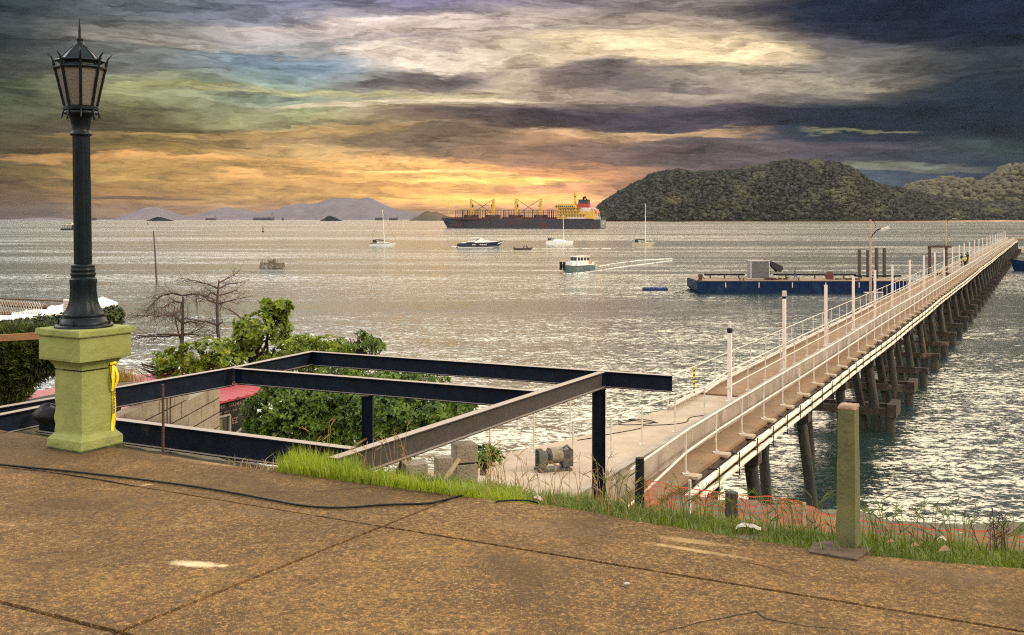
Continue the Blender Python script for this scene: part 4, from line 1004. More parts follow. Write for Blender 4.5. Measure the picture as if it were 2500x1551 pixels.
# tape knotted to the outer pier railing
q0=at_aY(-12.25,37.2,ZD+1.02); tb=MB(); zs2=np.linspace(0,-.95,14)
for a,c in zip(zs2,zs2[1:]):
    wa,wc=.035+.012*math.sin(a*20),.035+.012*math.sin(c*20); tb.quad(q0+Vector((-wa,-.05,a)),q0+Vector((wa,-.05,a)),q0+Vector((wc,-.05+.01*math.sin(c*9),c)),q0+Vector((-wc,-.05,c)))
o=tb.build('caution_tape',m_tape); tag(o,'strip of yellow and black tape hanging from the outer pier railing','tape')
tb=MB()
for k in range(6): z_=-.08-.15*k; tb.quad(q0+Vector((-.03,-.065,z_)),q0+Vector((.03,-.065,z_+.03)),q0+Vector((.03,-.065,z_-.03)),q0+Vector((-.03,-.065,z_-.06)))
c_=tb.build('black_mark',m_ink); c_.parent=o
# ---------- craft ----------
m_hullnavy=mat('weathered navy hull',(.022,.028,.05),(.035,.024,.03),scale=.08,rough=.6,c3=(.06,.025,.02),scale3=.05,amt3=.5,stretch=(1,1,4))
m_hulltop=mat('oxide red deck paint',(.13,.028,.022),(.075,.02,.018),scale=.3,rough=.7)
m_shipyel=mat('yellow ship paint',(.62,.38,.07),(.48,.28,.055),scale=.25,rough=.5,c3=(.25,.13,.05),scale3=.4,amt3=.38)
m_maroon=mat('maroon cargo gear',(.075,.018,.016),(.04,.012,.012),scale=1,rough=.7)
m_shipwhite=mat('white ship paint',(.66,.60,.52),(.5,.44,.38),scale=.4,rough=.5)
m_redfun=mat('funnel red',(.35,.03,.035),rough=.5)
m_navyfun=mat('funnel navy',(.03,.035,.07),rough=.5)
m_orange=mat('lifeboat orange',(.75,.14,.02),(.6,.1,.02),scale=2,rough=.45)
m_greyt=mat('grey transom',(.17,.155,.15),(.12,.11,.11),scale=.3,rough=.7)
m_win=mat('boat window',(.012,.016,.022),(.03,.035,.04),scale=2,rough=.1,spec=.8)
m_bwhite=mat('white gelcoat',(.78,.75,.70),(.64,.60,.55),scale=1.5,rough=.3)
m_bnavy=mat('navy gelcoat',(.010,.017,.04),(.006,.010,.022),scale=2,rough=.25)
m_cream=mat('cream gelcoat',(.55,.47,.34),(.42,.34,.24),scale=2,rough=.4)
m_fouled=mat('fouled old hull',(.20,.16,.11),(.07,.055,.035),scale=2.5,rough=.9,c3=(.32,.29,.24),scale3=1.1,amt3=.5)
m_wood2=mat('dark boat timber',(.09,.06,.04),(.04,.03,.022),scale=3,rough=.8)
m_canvas=mat('dark canvas',(.03,.026,.028),(.015,.014,.016),scale=6,rough=.9)
m_blue=mat('blue barge paint',(.004,.016,.062),(.003,.010,.032),scale=.7,rough=.65,spec=.12,c3=(.012,.03,.06),scale3=.5,amt3=.48,bump=.02,bscale=2)
m_teal=mat('teal grey hull',(.10,.14,.14),(.05,.08,.085),scale=2,rough=.4)
m_skin=mat('skin',(.20,.10,.06),rough=.6); m_hair=mat('black hair',(.01,.008,.007),rough=.8)
m_green2=mat('green vest',(.10,.22,.09),rough=.8); m_jean=mat('dark trousers',(.02,.025,.05),rough=.9); m_shirtd=mat('dark shirt',(.025,.022,.025),rough=.9)
m_vest=mat('yellow safety vest',(.55,.6,.05),rough=.7); m_bluej=mat('blue trousers',(.05,.09,.2),rough=.9)
def hull(L,B,D,sheer_bow,sheer_st,flare=.75,stern_w=.8,bow_rake=.06,n=18,draft=.4,power=2.2,transom_rake=0.0,ns=6):
    """closed hull, x from 0 (stern) to L (bow), deck height D amidships above z=0; returns MB"""
    b=MB(); vs=[]; 
    for i in range(n+1):
        t=i/n; hw=B/2*(stern_w+(1-stern_w)*min(1,t/.35))*(max(0.004,1-max(0,(t-.45)/.55)**power))
        sh=D+(sheer_bow*max(0,(t-.45)/.55)**2)+sheer_st*max(0,(.3-t)/.3)**2
        for k in range(ns+1):
            q=k/ns; z=-draft+(sh+draft)*q
            wq=hw*(flare+(1-flare)*q) if q>0 else hw*flare*.7
            x=t*L+(bow_rake*L*(q-1)*max(0,(t-.6)/.4)**1.5)+transom_rake*(1-q)*(1-t)**6*L
            vs.append((x,wq,z))
    m=ns+1; base=len(vs); vs+= [(x,-y,z) for x,y,z in vs]
    fs=[]
    for i in range(n):
        for k in range(ns):
            a,bb,c,d=i*m+k,(i+1)*m+k,(i+1)*m+k+1,i*m+k+1
            fs.append((d,c,bb,a)); fs.append((a+base,bb+base,c+base,d+base))
        fs.append((i*m+ns,i*m+ns+base,(i+1)*m+ns+base,(i+1)*m+ns)); fs.append((i*m,(i+1)*m,(i+1)*m+base,i*m+base))
    for k in range(ns): fs.append((k,k+1,k+1+base,k+base)); e=n*m; fs.append((e+k,e+k+base,e+k+1+base,e+k+1))
    b.add(vs,fs); return b
def boat(name,px,py,headdeg,label,cat,Y=None,mid=None,group=None):
    """place on the water where photo pixel (px,py) meets it; head = direction of bow, degrees from +X"""
    Y=H*F/(py-HY); o=empty(name,((px-CX)/F*Y,Y,0),math.radians(headdeg),label,cat,group); return o
def person(name,loc,rz,pose,cloth,label,child_of=None,h=1.7,arms='down'):
    root=empty(name,loc,rz,label,'person') if child_of is None else None
    s=h/1.7
    J={'pel':(0,0,.92),'ch':(0,.01,1.25),'nk':(0,.0,1.47),'hd':(0,-.01,1.60),'ht':(0,-.01,1.68),
       'sl':(.18,0,1.40),'el':(.24,.0,1.13),'wl':(.25,-.06,.88),'hl':(.25,-.09,.78),'sr':(-.18,0,1.40),'er':(-.24,.0,1.13),'wr':(-.25,-.06,.88),'hr':(-.25,-.09,.78),
       'pl':(.09,0,.88),'kl':(.10,-.03,.48),'al':(.11,.03,.08),'tl':(.11,-.13,.03),'pr':(-.09,0,.88),'kr':(-.10,-.03,.48),'ar':(-.11,.03,.08),'tr':(-.11,-.13,.03)}
    J.update(pose)
    R={'pel':.13,'ch':.15,'nk':.055,'hd':.095,'ht':.07,'sl':.065,'el':.045,'wl':.032,'hl':.03,'sr':.065,'er':.045,'wr':.032,'hr':.03,'pl':.095,'kl':.062,'al':.042,'tl':.035,'pr':.095,'kr':.062,'ar':.042,'tr':.035}
    def skin(nm,chain,grow,m,par,keys):
        idx={k:i for i,k in enumerate(keys)}; me=bpy.data.meshes.new(nm)
        me.from_pydata([tuple(c*s for c in J[k]) for k in keys],[(idx[a],idx[c]) for a,c in chain],[]); me.update(); me.materials.append(m)
        o=bpy.data.objects.new(nm,me); COL.objects.link(o); o.parent=par
        sk=o.modifiers.new('skin','SKIN'); sk.use_smooth_shade=True
        for k,i in idx.items(): 
            v=me.skin_vertices[0].data[i]; v.radius=((R[k]+grow)*s,(R[k]*(.8 if k in('pel','ch') else 1)+grow)*s); v.use_root=(i==0)
        ss=o.modifiers.new('sub','SUBSURF'); ss.levels=1; ss.render_levels=1; return o
    keys=['pel','ch','nk','hd','ht','sl','el','wl','hl','sr','er','wr','hr','pl','kl','al','tl','pr','kr','ar','tr']
    ch=[('pel','ch'),('ch','nk'),('nk','hd'),('hd','ht'),('ch','sl'),('sl','el'),('el','wl'),('wl','hl'),('ch','sr'),('sr','er'),('er','wr'),('wr','hr'),('pel','pl'),('pl','kl'),('kl','al'),('al','tl'),('pel','pr'),('pr','kr'),('kr','ar'),('ar','tr')]
    par=root if root else child_of
    bd=skin('body',ch,0,m_skin,par,keys)
    skin('shirt',[('pel','ch'),('ch','sl'),('sl','el'),('ch','sr'),('sr','er')],.014,cloth[0],bd,['pel','ch','sl','el','sr','er'])
    skin('trousers',[('pel','pl'),('pl','kl'),('kl','al'),('pel','pr'),('pr','kr'),('kr','ar')],.014,cloth[1],bd,['pel','pl','kl','al','pr','kr','ar'])
    b=MB(); hd=Vector(J['ht'])*s; b.lathe([(-.04*s,.098*s),(.0,.1*s),(.05*s,.085*s),(.075*s,.03*s)],10,hd-Vector((0,0,.02*s))); b.box(hd+Vector((0,-.12*s,-.02*s)),(.12*s,.12*s,.015*s)); b.build('cap',cloth[2],bd)
    b=MB(); hh=Vector(J['hd'])*s; b.box(hh+Vector((0,-.105*s,-.01*s)),(.025*s,.04*s,.045*s),taper=(.5,.4)); b.build('nose',m_skin,bd)
    return root
# --- bulk carrier ---
LSH=201.0; SC=.503
sh=boat('bulk_carrier',1472,558,0,'long dark-hulled bulk carrier with four yellow cranes and a yellow bridge at the stern','ship')
TH=math.radians(180-20); sh.rotation_euler=(0,0,TH)
sh.location=(((1472-CX)/F)*1215,1215,0)
def sx(px): return (1476-px)*SC     # ship x (0 stern) from photo x
def sz(py): return (558-py)*.468
b=hull(LSH,29,10.4,2.2,0,flare=.97,stern_w=.86,bow_rake=.045,n=40,draft=2,power=3.2); hl_=b.build('hull',m_hullnavy,sh)
b=MB(); b.box((LSH*.46,0,10.7),(LSH*.84,28.4,.7)); b.build('deck',m_hulltop,sh)
b=MB(); b.add([(LSH*.865,-11.5,10.3),(LSH*.985,-1.5,12.4),(LSH*.985,1.5,12.4),(LSH*.865,11.5,10.3),(LSH*.865,-11.3,13),(LSH*.975,-1.2,13.6),(LSH*.975,1.2,13.6),(LSH*.865,11.3,13)],[(3,2,1,0),(4,5,6,7),(0,1,5,4),(1,2,6,5),(2,3,7,6),(3,0,4,7)]); b.build('forecastle',m_hulltop,sh)
b=MB(); b.add([(-.35,-12,1.5),(-.35,12,1.5),(-.35,12.5,9.8),(-.35,-12.5,9.8),(-.5,0,.2),(-.2,0,10)],[(0,1,2,3),(0,4,1)]); tr=b.build('transom_plate',m_greyt,sh)
def ship_text(s,z,size):
    M=Matrix(((0,0,-1,-.6),(-1,0,0,0),(0,1,0,z),(0,0,0,1))); text_mesh('lettering',s,size,m_shipwhite,tr,M,.05)
b=MB(); 
for z,w_ in ((7.4,7),(5.4,6)): b.box((-.5,0,z),(.1,w_,.9))
b.build('name_band',m_shipwhite,sh)
m_anchor=m_black
b=MB(); b.box((LSH*.955,13.0*.35,7),(1.6,.8,3)); b.build('anchor',m_anchor,sh)
for px in (1153.8,1209.9,1267,1327.8):
    x=sx(px); face=-1 if px in (1153.8,1267) else 1
    b=MB(); b.box((x,0,10.9+2),(3.4,3.4,5)); b.box((x,0,22),(3.0,3.0,20)); 
    b.add([(x-1.5,-1.5,32),(x+1.5,-1.5,32),(x+1.5,1.5,32),(x-1.5,1.5,32),(x-.3 if face<0 else x-1.5,-1.2,35),(x+1.5 if face<0 else x+.3,-1.2,35),(x+1.5 if face<0 else x+.3,1.2,35),(x-.3 if face<0 else x-1.5,1.2,35)],[(4,5,6,7),(0,1,5,4),(1,2,6,5),(2,3,7,6),(3,0,4,7)])
    cr=b.build('crane_post',m_shipyel,sh)
    b=MB(); b.box((x+face*1.9,0,26.5),(1.0,2.2,3.5)); b.build('cab',m_win,cr)
    x2=x+face*26
    b=MB(); b.beam((x+face*1.5,-.9,19.2),(x2,-.5,18.6),.5,1.1); b.beam((x+face*1.5,.9,19.2),(x2,.5,18.6),.5,1.1)
    for k in range(6): b.beam((x+face*(3+4*k),-.9,19),(x+face*(5+4*k),.9,19),.25,.3)
    b.build('jib',m_shipyel,cr)
    b=MB(); 
    for y in (-.6,.6): b.tube([(x,y,34.5),(x+face*24.5,y,19)],.16,5)
    b.build('hoist_cable',m_black,cr)
    b=MB(); b.add([(x-6.5,-9,11),(x+6.5,-9,11),(x+6.5,9,11),(x-6.5,9,11),(x-3,-6,15.5),(x+3,-6,15.5),(x+3,6,15.5),(x-3,6,15.5)],[(4,5,6,7),(0,1,5,4),(1,2,6,5),(2,3,7,6),(3,0,4,7)]); 
    b.box((x-5.6,0,14),(1,16,4)); b.box((x+5.6,0,14),(1,16,4)); b.build('crane_house',m_maroon,sh)
for g0,g1,n in ((1123,1140,4),(1142,1165,3),(1174,1186,4),(1198,1223,3),(1228,1247,6),(1255,1280,3),(1289,1309,5),(1315,1340,3),(1347,1364,5)):
    b=MB(); m_=m_maroon
    for k in range(n):
        x=sx(g0+(g1-g0)*k/(n-1))
        for y in (-11,11): b.box((x,y,16.2),(.55,.55,11))
    b.box(((sx(g0)+sx(g1))/2,0,11.3),(.5,22,.4))
    for z in (14.5,18,21.4):
        for y in (-11,11): b.box(((sx(g0)+sx(g1))/2,y,z),(abs(sx(g0)-sx(g1)),.3,.35))
    b.build('stanchion_rack',m_,sh)
b=MB(); 
for k in range(5): x=LSH*(.30+.128*k); b.box((x,0,12),(17,17,1.8))
b.build('hatch_cover',m_hulltop,sh)
b=MB(); x=sx(1095); b.tube([(x,0,12),(x,0,24),(x,0,31)],[.7,.45,.15],8); b.box((x,0,24.5),(.5,5,.3)); b.box((x,0,22.5),(2.5,2.5,.3)); b.build('foremast',m_shipyel,sh)
def sbox(b,x0,x1,y0,y1,w_): b.box(((sx(x0)+sx(x1))/2,0,(sz(y0)+sz(y1))/2),(abs(sx(x1)-sx(x0)),w_,abs(sz(y1)-sz(y0))))
b=MB(); sbox(b,1374,1462,541,531,24); sbox(b,1374,1459,531,516,22); sbox(b,1376,1420,516,507,22); sbox(b,1369,1418,507,500,27); sbox(b,1372,1414,500,498.5,22)
for y in (531,523.5,516,508): sbox(b,1372,1428 if y<520 else 1440,y,y-.9,25)
ac=b.build('bridge_house',m_shipyel,sh)
b=MB()
for yy,x0,x1,n in ((504,1371,1414,9),(512.5,1379,1416,6),(520,1379,1426,7),(527.5,1379,1440,9)):
    for k in range(n):
        x=sx(x0+(x1-x0)*(k+.5)/n); w2={504:13.55,512.5:11.05,520:11.05,527.5:11.05}[yy]
        for sgn in (-1,1): b.box((x,sgn*w2,sz(yy)),(1.5,.12,1.2 if yy>505 else 1.4))
b.build('windows',m_win,ac)
b=MB(); sbox(b,1398,1440,541,530.5,25.4); b.build('lower_screen',m_shipwhite,sh)
b=MB(); x=sx(1410); b.tube([(x,0,27),(x,0,36),(x,0,42),(x,0,44)],[1.7,1.4,.9,.45],8); b.box((x,0,37.5),(5.5,6,.4)); b.box((x,0,39.5),(1.2,4.6,.4)); b.tube([(x-2,0,37.5),(x-2,0,41)],.25,6); b.tube([(x+2,1,37.5),(x+2,1,40.5)],.25,6); b.box((x,0,42.2),(3,.5,.4)); b.build('radar_mast',m_shipyel,sh)
b=MB(); sbox(b,1418,1447,516,507,12); b.build('funnel_base',m_shipwhite,sh)
x0,x1=sx(1419),sx(1445)
fn=MB(); fn.add([(x0,-4.5,sz(507)),(x1,-4.5,sz(507)),(x1,4.5,sz(507)),(x0,4.5,sz(507)),(x0-.4,-4.3,sz(497)),(x1+.6,-4.3,sz(497)),(x1+.6,4.3,sz(497)),(x0-.4,4.3,sz(497))],[(4,5,6,7),(0,1,5,4),(1,2,6,5),(2,3,7,6),(3,0,4,7)]); fu=fn.build('funnel',m_redfun,sh)
fn=MB(); fn.add([(x0-.4,-4.3,sz(497)+.02),(x1+.6,-4.3,sz(497)+.02),(x1+.6,4.3,sz(497)+.02),(x0-.4,4.3,sz(497)+.02),(x0-.8,-4.1,sz(489)),(x1+1.0,-4.1,sz(489)),(x1+1.0,4.1,sz(489)),(x0-.8,4.1,sz(489))],[(4,5,6,7),(0,1,5,4),(1,2,6,5),(2,3,7,6),(3,0,4,7)])
fn.build('funnel_band',m_navyfun,fu)
b=MB(); b.box(((x0+x1)/2,0,sz(488)),(abs(x0-x1)-1,9.4,.8)); b.tube([((x0+x1)/2+1,0,sz(488)),((x0+x1)/2+1,0,sz(483)),((x0+x1)/2-2,0,sz(481.5))],1.3,8); b.tube([((x0+x1)/2-3,1.5,sz(488)),((x0+x1)/2-3,1.5,sz(484.5))],.8,8); b.build('exhaust',m_black,fu)
b=MB()
for y in (-4,4): b.beam((sx(1466),y,sz(536)),(sx(1452),y,sz(506)),.7,.8); b.beam((sx(1469),y,sz(540)),(sx(1463),y,sz(512)),.7,.8); b.beam((sx(1463),y,sz(512)),(sx(1452),y,sz(506)),.6,.6)
b.build('lifeboat_davit',m_shipwhite,sh)
b=MB(); lb=[]; 
for i in range(9):
    t=i/8; r=1.9*math.sin(math.pi*(.08+.84*t))**.6; lb.append((sx(1449)+(sx(1468)-sx(1449))*t,0,sz(509)+(sz(521)-sz(509))*t,r))
b.tube([(a,c,d) for a,c,d,_ in lb],[r for *_,r in lb],10); b.build('lifeboat',m_orange,sh)
b=MB()
for k in range(46):
    x=4+k*2.2
    if x>LSH*.2: break
    b.tube([(x,13.6,10.4),(x,13.6,11.8)],.08,4); b.tube([(x,-13.6,10.4),(x,-13.6,11.8)],.08,4)
b.tube([(0,13.6,11.8),(40,13.6,11.8)],.08,4); b.tube([(0,-13.6,11.8),(40,-13.6,11.8)],.08,4); b.build('guard_rail',m_shipwhite,sh)
# --- motor yacht ---
y=boat('motor_yacht',1118,605,0,'sleek navy and white motor yacht with a row of round portholes','yacht'); L=17.4
b=hull(L,4.6,1.9,.75,-.25,flare=.8,stern_w=.85,bow_rake=.20,n=24,draft=.4,power=2.4,transom_rake=-.04); b.build('hull',m_bnavy,y)
b=hull(L*.99,4.75,.32,.35,0,flare=.9,stern_w=.9,bow_rake=.24,n=20,draft=.3,power=2.4); o=b.build('boot_stripe',m_bwhite,y)
b=MB(); vs=[]; prof=[(0.2,1.0,2.0),(1.8,1.95,2.05),(4.5,2.35,2.1),(6.2,2.75,2.0),(8.5,3.35,1.8),(10.0,2.9,1.7),(12.0,2.45,1.5),(15.2,2.35,.9),(17.0,2.45,.15)]
for x,z,w_ in prof: vs+=[(x,-w_,1.5 if x<16 else 2.2),(x,-w_*.78,z),(x,w_*.78,z),(x,w_,1.5 if x<16 else 2.2)]
b.add(vs,[(4*i+j,4*(i+1)+j,4*(i+1)+j+1,4*i+j+1) for i in range(len(prof)-1) for j in range(3)]+[(0,1,2,3),(4*(len(prof)-1)+3,4*(len(prof)-1)+2,4*(len(prof)-1)+1,4*(len(prof)-1))]); b.build('superstructure',m_bwhite,y)
b=MB(); 
for sgn in (-1,1): b.add([(6.3,sgn*1.70,2.5),(9.7,sgn*1.45,2.55),(8.6,sgn*1.42,3.2),(7.0,sgn*1.5,3.15)],[(0,1,2,3)] if sgn<0 else [(3,2,1,0)]); b.add([(2.4,sgn*2.02,1.62),(6.3,sgn*2.0,2.08),(6.3,sgn*2.0,2.3),(3.4,sgn*1.9,2.15)],[(0,1,2,3)] if sgn<0 else [(3,2,1,0)])
b.add([(8.9,-1.25,3.22),(10.9,-1.2,2.75),(10.9,1.2,2.75),(8.9,1.25,3.22)],[(0,1,2,3)]); b.build('windows',m_win,y)
b=MB(); b.tube([(3.6,-1.6,2.2),(4.6,-1.5,3.5),(7.2,-1.4,3.75),(9.2,-1.3,3.3)],.07,6); b.tube([(3.6,1.6,2.2),(4.6,1.5,3.5),(7.2,1.4,3.75),(9.2,1.3,3.3)],.07,6); b.beam((4.7,0,3.55),(7.3,0,3.8),2.9,.08); b.build('radar_arch',m_bwhite,y)
for x in (5.6,6.3,8.3,9.0,9.7,10.4):
    b=MB(); b.lathe([(-.04,.23),(.03,.23),(.03,.16),(.0,.15)],14); o=b.build('porthole',m_bwhite,y); o.rotation_euler=(math.radians(90),0,0); o.location=(x,-2.27+(.0 if x<8 else .05),1.15)
b=MB(); b.box((-.8,0,.42),(2.6,3.6,.12)); b.build('swim_platform',m_bwhite,y)
# --- sailing boats ---
def sailboat(px,py,L,mast_h,mast_x,label,hm,head=0,heel=0,cat='sailboat',stripe=None,dodger=True,boom=True,B=3.2,fb=1.0):
    r=boat('sailboat',px,py,head,label,cat,group='sailing boats at anchor')
    b=hull(L,B,fb,.45,.05,flare=.82,stern_w=.6,bow_rake=.17,n=20,draft=.35,power=1.9,transom_rake=.02); b.build('hull',hm,r)
    if stripe: b=hull(L*1.004,B*1.03,fb*1.0,.46,.05,flare=.97,stern_w=.6,bow_rake=.16,n=20,draft=-fb*.82,power=1.9); b.build('sheer_stripe',stripe,r)
    b=MB(); b.add([(L*.28,-B*.3,fb),(L*.72,-B*.18,fb+.1),(L*.72,B*.18,fb+.1),(L*.28,B*.3,fb),(L*.30,-B*.26,fb+.5),(L*.66,-B*.14,fb+.4),(L*.66,B*.14,fb+.4),(L*.30,B*.26,fb+.5)],[(4,5,6,7),(0,1,5,4),(1,2,6,5),(2,3,7,6),(3,0,4,7)]); cb=b.build('cabin',m_bwhite if hm is not m_cream else m_cream,r)
    b=MB(); b.box((L*.45,-B*.25,fb+.28),(L*.2,.04,.16)); b.build('window',m_win,cb)
    b=MB(); b.tube([(L*mast_x,0,fb),(L*mast_x-heel,0,fb+mast_h)],[.14,.10],8); b.tube([(L*mast_x-heel*.55,-.8,fb+mast_h*.56),(L*mast_x-heel*.55,.8,fb+mast_h*.56)],.05,6); b.build('mast',m_bwhite if hm is not m_bnavy else m_wood2,r)
    b=MB(); b.tube([(L*.985,0,fb+.5),(L*mast_x-heel,0,fb+mast_h*.97)],.03,4); b.tube([(.1,0,fb+.2),(L*mast_x-heel,0,fb+mast_h)],.02,4); b.build('stay',m_black,r)
    if boom: b=MB(); b.tube([(L*mast_x-.1,0,fb+1.1),(L*.18,0,fb+1.35)],.06,6); b.tube([(L*mast_x-.2,0,fb+1.25),(L*.4,0,fb+1.4),(L*.2,0,fb+1.5)],[.2,.16,.08],8); b.build('boom',m_canvas,r)
    if dodger: b=MB(); b.add([(L*.12,-1,fb+.3),(L*.26,-1.1,fb+.3),(L*.26,1.1,fb+.3),(L*.12,1,fb+.3),(L*.13,-.8,fb+1.5),(L*.24,-.85,fb+1.4),(L*.24,.85,fb+1.4),(L*.13,.8,fb+1.5)],[(4,5,6,7),(0,1,5,4),(1,2,6,5),(2,3,7,6),(3,0,4,7)]); b.build('dodger',m_canvas,r)
    b=MB()
    for k in range(7):
        x=L*(.05+.14*k); yy=-B*.42*(1-max(0,(x/L-.5)/.5)**2)
        b.tube([(x,yy,fb),(x,yy,fb+.65)],.02,4)
    b.build('lifeline',m_post,r); return r
sailboat(902,601,10.8,13.2,.54,'slender sailing boat with a dark stripe and bare mast, left of the motor yacht',m_bwhite,stripe=m_bnavy,heel=.7)
sailboat(1543,600,9.3,15.6,.57,'cream sailing boat with tall white mast and dark bimini, nearest the wooded hill',m_cream)
c=boat('catamaran',1333,597,0,'white catamaran with bare mast, anchored in front of the cargo ship stern','catamaran'); L=11.4
for yy in (-1,1):
    b=hull(L,1.5,1.35,.25,0,flare=.85,stern_w=.8,bow_rake=.05,n=16,draft=.3,power=1.7)
    b.v=[(x,y_+yy*2.3,z) for x,y_,z in b.v]; b.build('hull',m_bwhite,c)
b=MB(); b.box((L*.42,0,1.2),(L*.55,4.2,.5)); b.add([(L*.25,-2,1.4),(L*.8,-1.3,1.4),(L*.8,1.3,1.4),(L*.25,2,1.4),(L*.27,-1.7,2.1),(L*.62,-1,2.0),(L*.62,1,2.0),(L*.27,1.7,2.1)],[(4,5,6,7),(0,1,5,4),(1,2,6,5),(2,3,7,6),(3,0,4,7)]); b.build('bridge_deck',m_bwhite,c)
b=MB(); b.add([(L*.55,-1.3,1.75),(L*.78,-1.0,1.5),(L*.70,-1.0,1.85),(L*.56,-1.2,2.0)],[(0,1,2,3)]); b.build('window',m_win,c)
b=MB(); b.box((L*.13,0,2.7),(1.9,3.4,.12)); b.box((L*.07,0,2.0),(.1,3.2,1.3)); b.box((L*.13,-1.6,2.2),(1.5,.08,.7)); b.box((L*.28,0,2.25),(1.2,2.4,.35)); b.build('bimini',m_canvas,c)
b=MB(); b.tube([(L*.64,0,2),(L*.63,0,12.2)],[.13,.09],8); b.tube([(L*.63,-.7,8),(L*.63,.7,8)],.04,5); b.build('mast',m_bwhite,c)
b=MB(); b.tube([(L*.97,0,1.6),(L*.63,0,11.4)],.03,4); b.build('stay',m_black,c)
# --- skiff with two people ---
k=boat('skiff',1254,610,0,'small open dark skiff with people aboard, between the yacht and the catamaran','skiff')
b=hull(6.6,1.7,.55,.35,.15,flare=.75,stern_w=.8,bow_rake=.1,n=14,draft=.2,power=2); b.build('hull',m_wood2,k)
b=MB(); b.box((.1,0,.75),(.3,.4,.7)); b.build('outboard_motor',m_black,k)
def sit(dx): return {'pel':(0,0,.75),'ch':(0,.0,1.08),'nk':(0,.0,1.3),'hd':(0,-.01,1.42),'ht':(0,-.01,1.5),'sl':(.18,0,1.22),'el':(.22,-.12,1.0),'wl':(.2,-.3,.9),'hl':(.2,-.38,.88),'sr':(-.18,0,1.22),'er':(-.22,-.12,1.0),'wr':(-.2,-.3,.9),'hr':(-.2,-.38,.88),'pl':(.09,0,.72),'kl':(.1,-.4,.72),'al':(.1,-.42,.35),'tl':(.1,-.55,.3),'pr':(-.09,0,.72),'kr':(-.1,-.4,.72),'ar':(-.1,-.42,.35),'tr':(-.1,-.55,.3)}
ky=H*F/(610-HY)
person('person',((1286-CX)/F*ky,ky,.15),math.radians(60),sit(0),(m_shirtd,m_jean,m_hair),'person in dark clothes sitting at the right end of the small skiff')
person('person',((1280-CX)/F*ky,ky+.2,.15),math.radians(-70),sit(0),(m_bluej,m_jean,m_hair),'person in blue sitting in the middle of the small skiff')
# --- derelict boat ---
k=boat('derelict_boat',641,655,0,'small derelict boat with a stained hull and broken cabin','boat'); k.rotation_euler=(0,math.radians(-2),math.radians(-14))
b=hull(5.1,2.1,1.15,-.15,.2,flare=.8,stern_w=.9,bow_rake=-.05,n=16,draft=.3,power=2.6,transom_rake=-.1); b.build('hull',m_fouled,k)
b=MB(); b.box((2.4,0,1.35),(1.6,1.3,.5)); b.box((1.6,.2,1.5),(.5,.9,.6)); b.build('cabin',m_fouled,k)
b=MB(); b.box((2.9,-.3,1.62),(.5,.5,.35)); b.build('hatch',m_black,k)
b=MB()
for x in (.15,.5,1.1,3.9,4.4,4.9): b.tube([(x,-.9+max(0,x-3.5)*.5,.9),(x,-.9+max(0,x-3.5)*.5,1.85)],.03,5)
b.tube([(.1,-.9,1.85),(1.1,-.9,1.8)],.02,5); b.tube([(3.9,-.7,1.85),(4.9,-.3,1.8)],.02,5); b.build('stanchion',m_bar,k)
# --- passenger launch with a wake ---
k=boat('passenger_launch',1397,664,0,'small white-cabined launch with orange life rings, heading in and trailing a wake','launch')
k.rotation_euler=(0,0,math.radians(180+42)); Ll=8.4
k.location+=Vector((1.3,2.1,0))
def cen(b): b.v=[(x-Ll*.45,y_,z) for x,y_,z in b.v]; return b
cen(hull(Ll,2.9,1.05,.5,.1,flare=.75,stern_w=.85,bow_rake=.08,n=18,draft=.3,power=2.3)).build('hull',m_teal,k)
b=MB(); b.box((3.3,0,2.1),(3.6,2.1,1.8),taper=(.94,.92)); b.box((3.4,0,3.03),(3.9,2.2,.12)); b.box((5.6,0,1.6),(1.4,1.7,.7)); b.box((.9,0,1.5),(1.4,2,.6)); cab=cen(b).build('cabin',m_bwhite,k)
b=MB()
for i in range(4):
    for sgn in (-1,1): b.box((2.0+.85*i,sgn*1.03,2.5),(.6,.06,.6))
for sgn in (-.45,.45): b.box((5.08,sgn,2.5),(.1,.75,.6))
cen(b).build('windows',m_win,cab)
b=MB(); t=[(1.35+.33*math.cos(a),1.08,1.9+.33*math.sin(a)) for a in np.linspace(0,2*math.pi,17)]; b.tube(t,.09,6,cap=False); cen(b).build('life_ring',m_orange,k)
b=MB()
for y_ in (-.55,.35): b.box((8.1,y_,1.2),(.35,.36,1.6))
cen(b).build('fender',m_black,k)
b=MB(); b.tube([(1.2,0,2.2),(1.2,0,4.0)],.05,6); b.tube([(1.6,.4,2.8),(1.6,.4,3.8)],.04,6); cen(b).build('mast',m_orange,k)
b=MB()
for x in (0.2,.9,1.6): b.tube([(x,1.1,1.3),(x,1.1,2.0)],.03,5); b.tube([(x,-1.1,1.3),(x,-1.1,2.0)],.03,5)
b.tube([(.1,1.1,2),(1.7,1.1,2)],.03,5); cen(b).build('rail',m_post,k)
m_foam,fn_,fb_=new_mat('wake foam'); 
fb_.inputs['Base Color'].default_value=(.75,.70,.62,1); fb_.inputs['Roughness'].default_value=.6
fz=fn_.nodes.new('ShaderNodeTexNoise'); fz.inputs['Scale'].default_value=1.6; fz.inputs['Detail'].default_value=8; ftc=fn_.nodes.new('ShaderNodeTexCoord'); fmp=fn_.nodes.new('ShaderNodeMapping'); fmp.inputs['Scale'].default_value=(.25,1.3,1)
fn_.links.new(ftc.outputs['Object'],fmp.inputs[0]); fn_.links.new(fmp.outputs[0],fz.inputs[0])
fr2=fn_.nodes.new('ShaderNodeMapRange'); fr2.inputs[1].default_value=.40; fr2.inputs[2].default_value=.55; fr2.inputs[4].default_value=.9; fn_.links.new(fz.outputs[0],fr2.inputs[0]); fn_.links.new(fr2.outputs[0],fb_.inputs['Alpha'])
def W0(px,py): 
    Y=H*F/(py-HY); return Vector(((px-CX)/F*Y,Y,0))
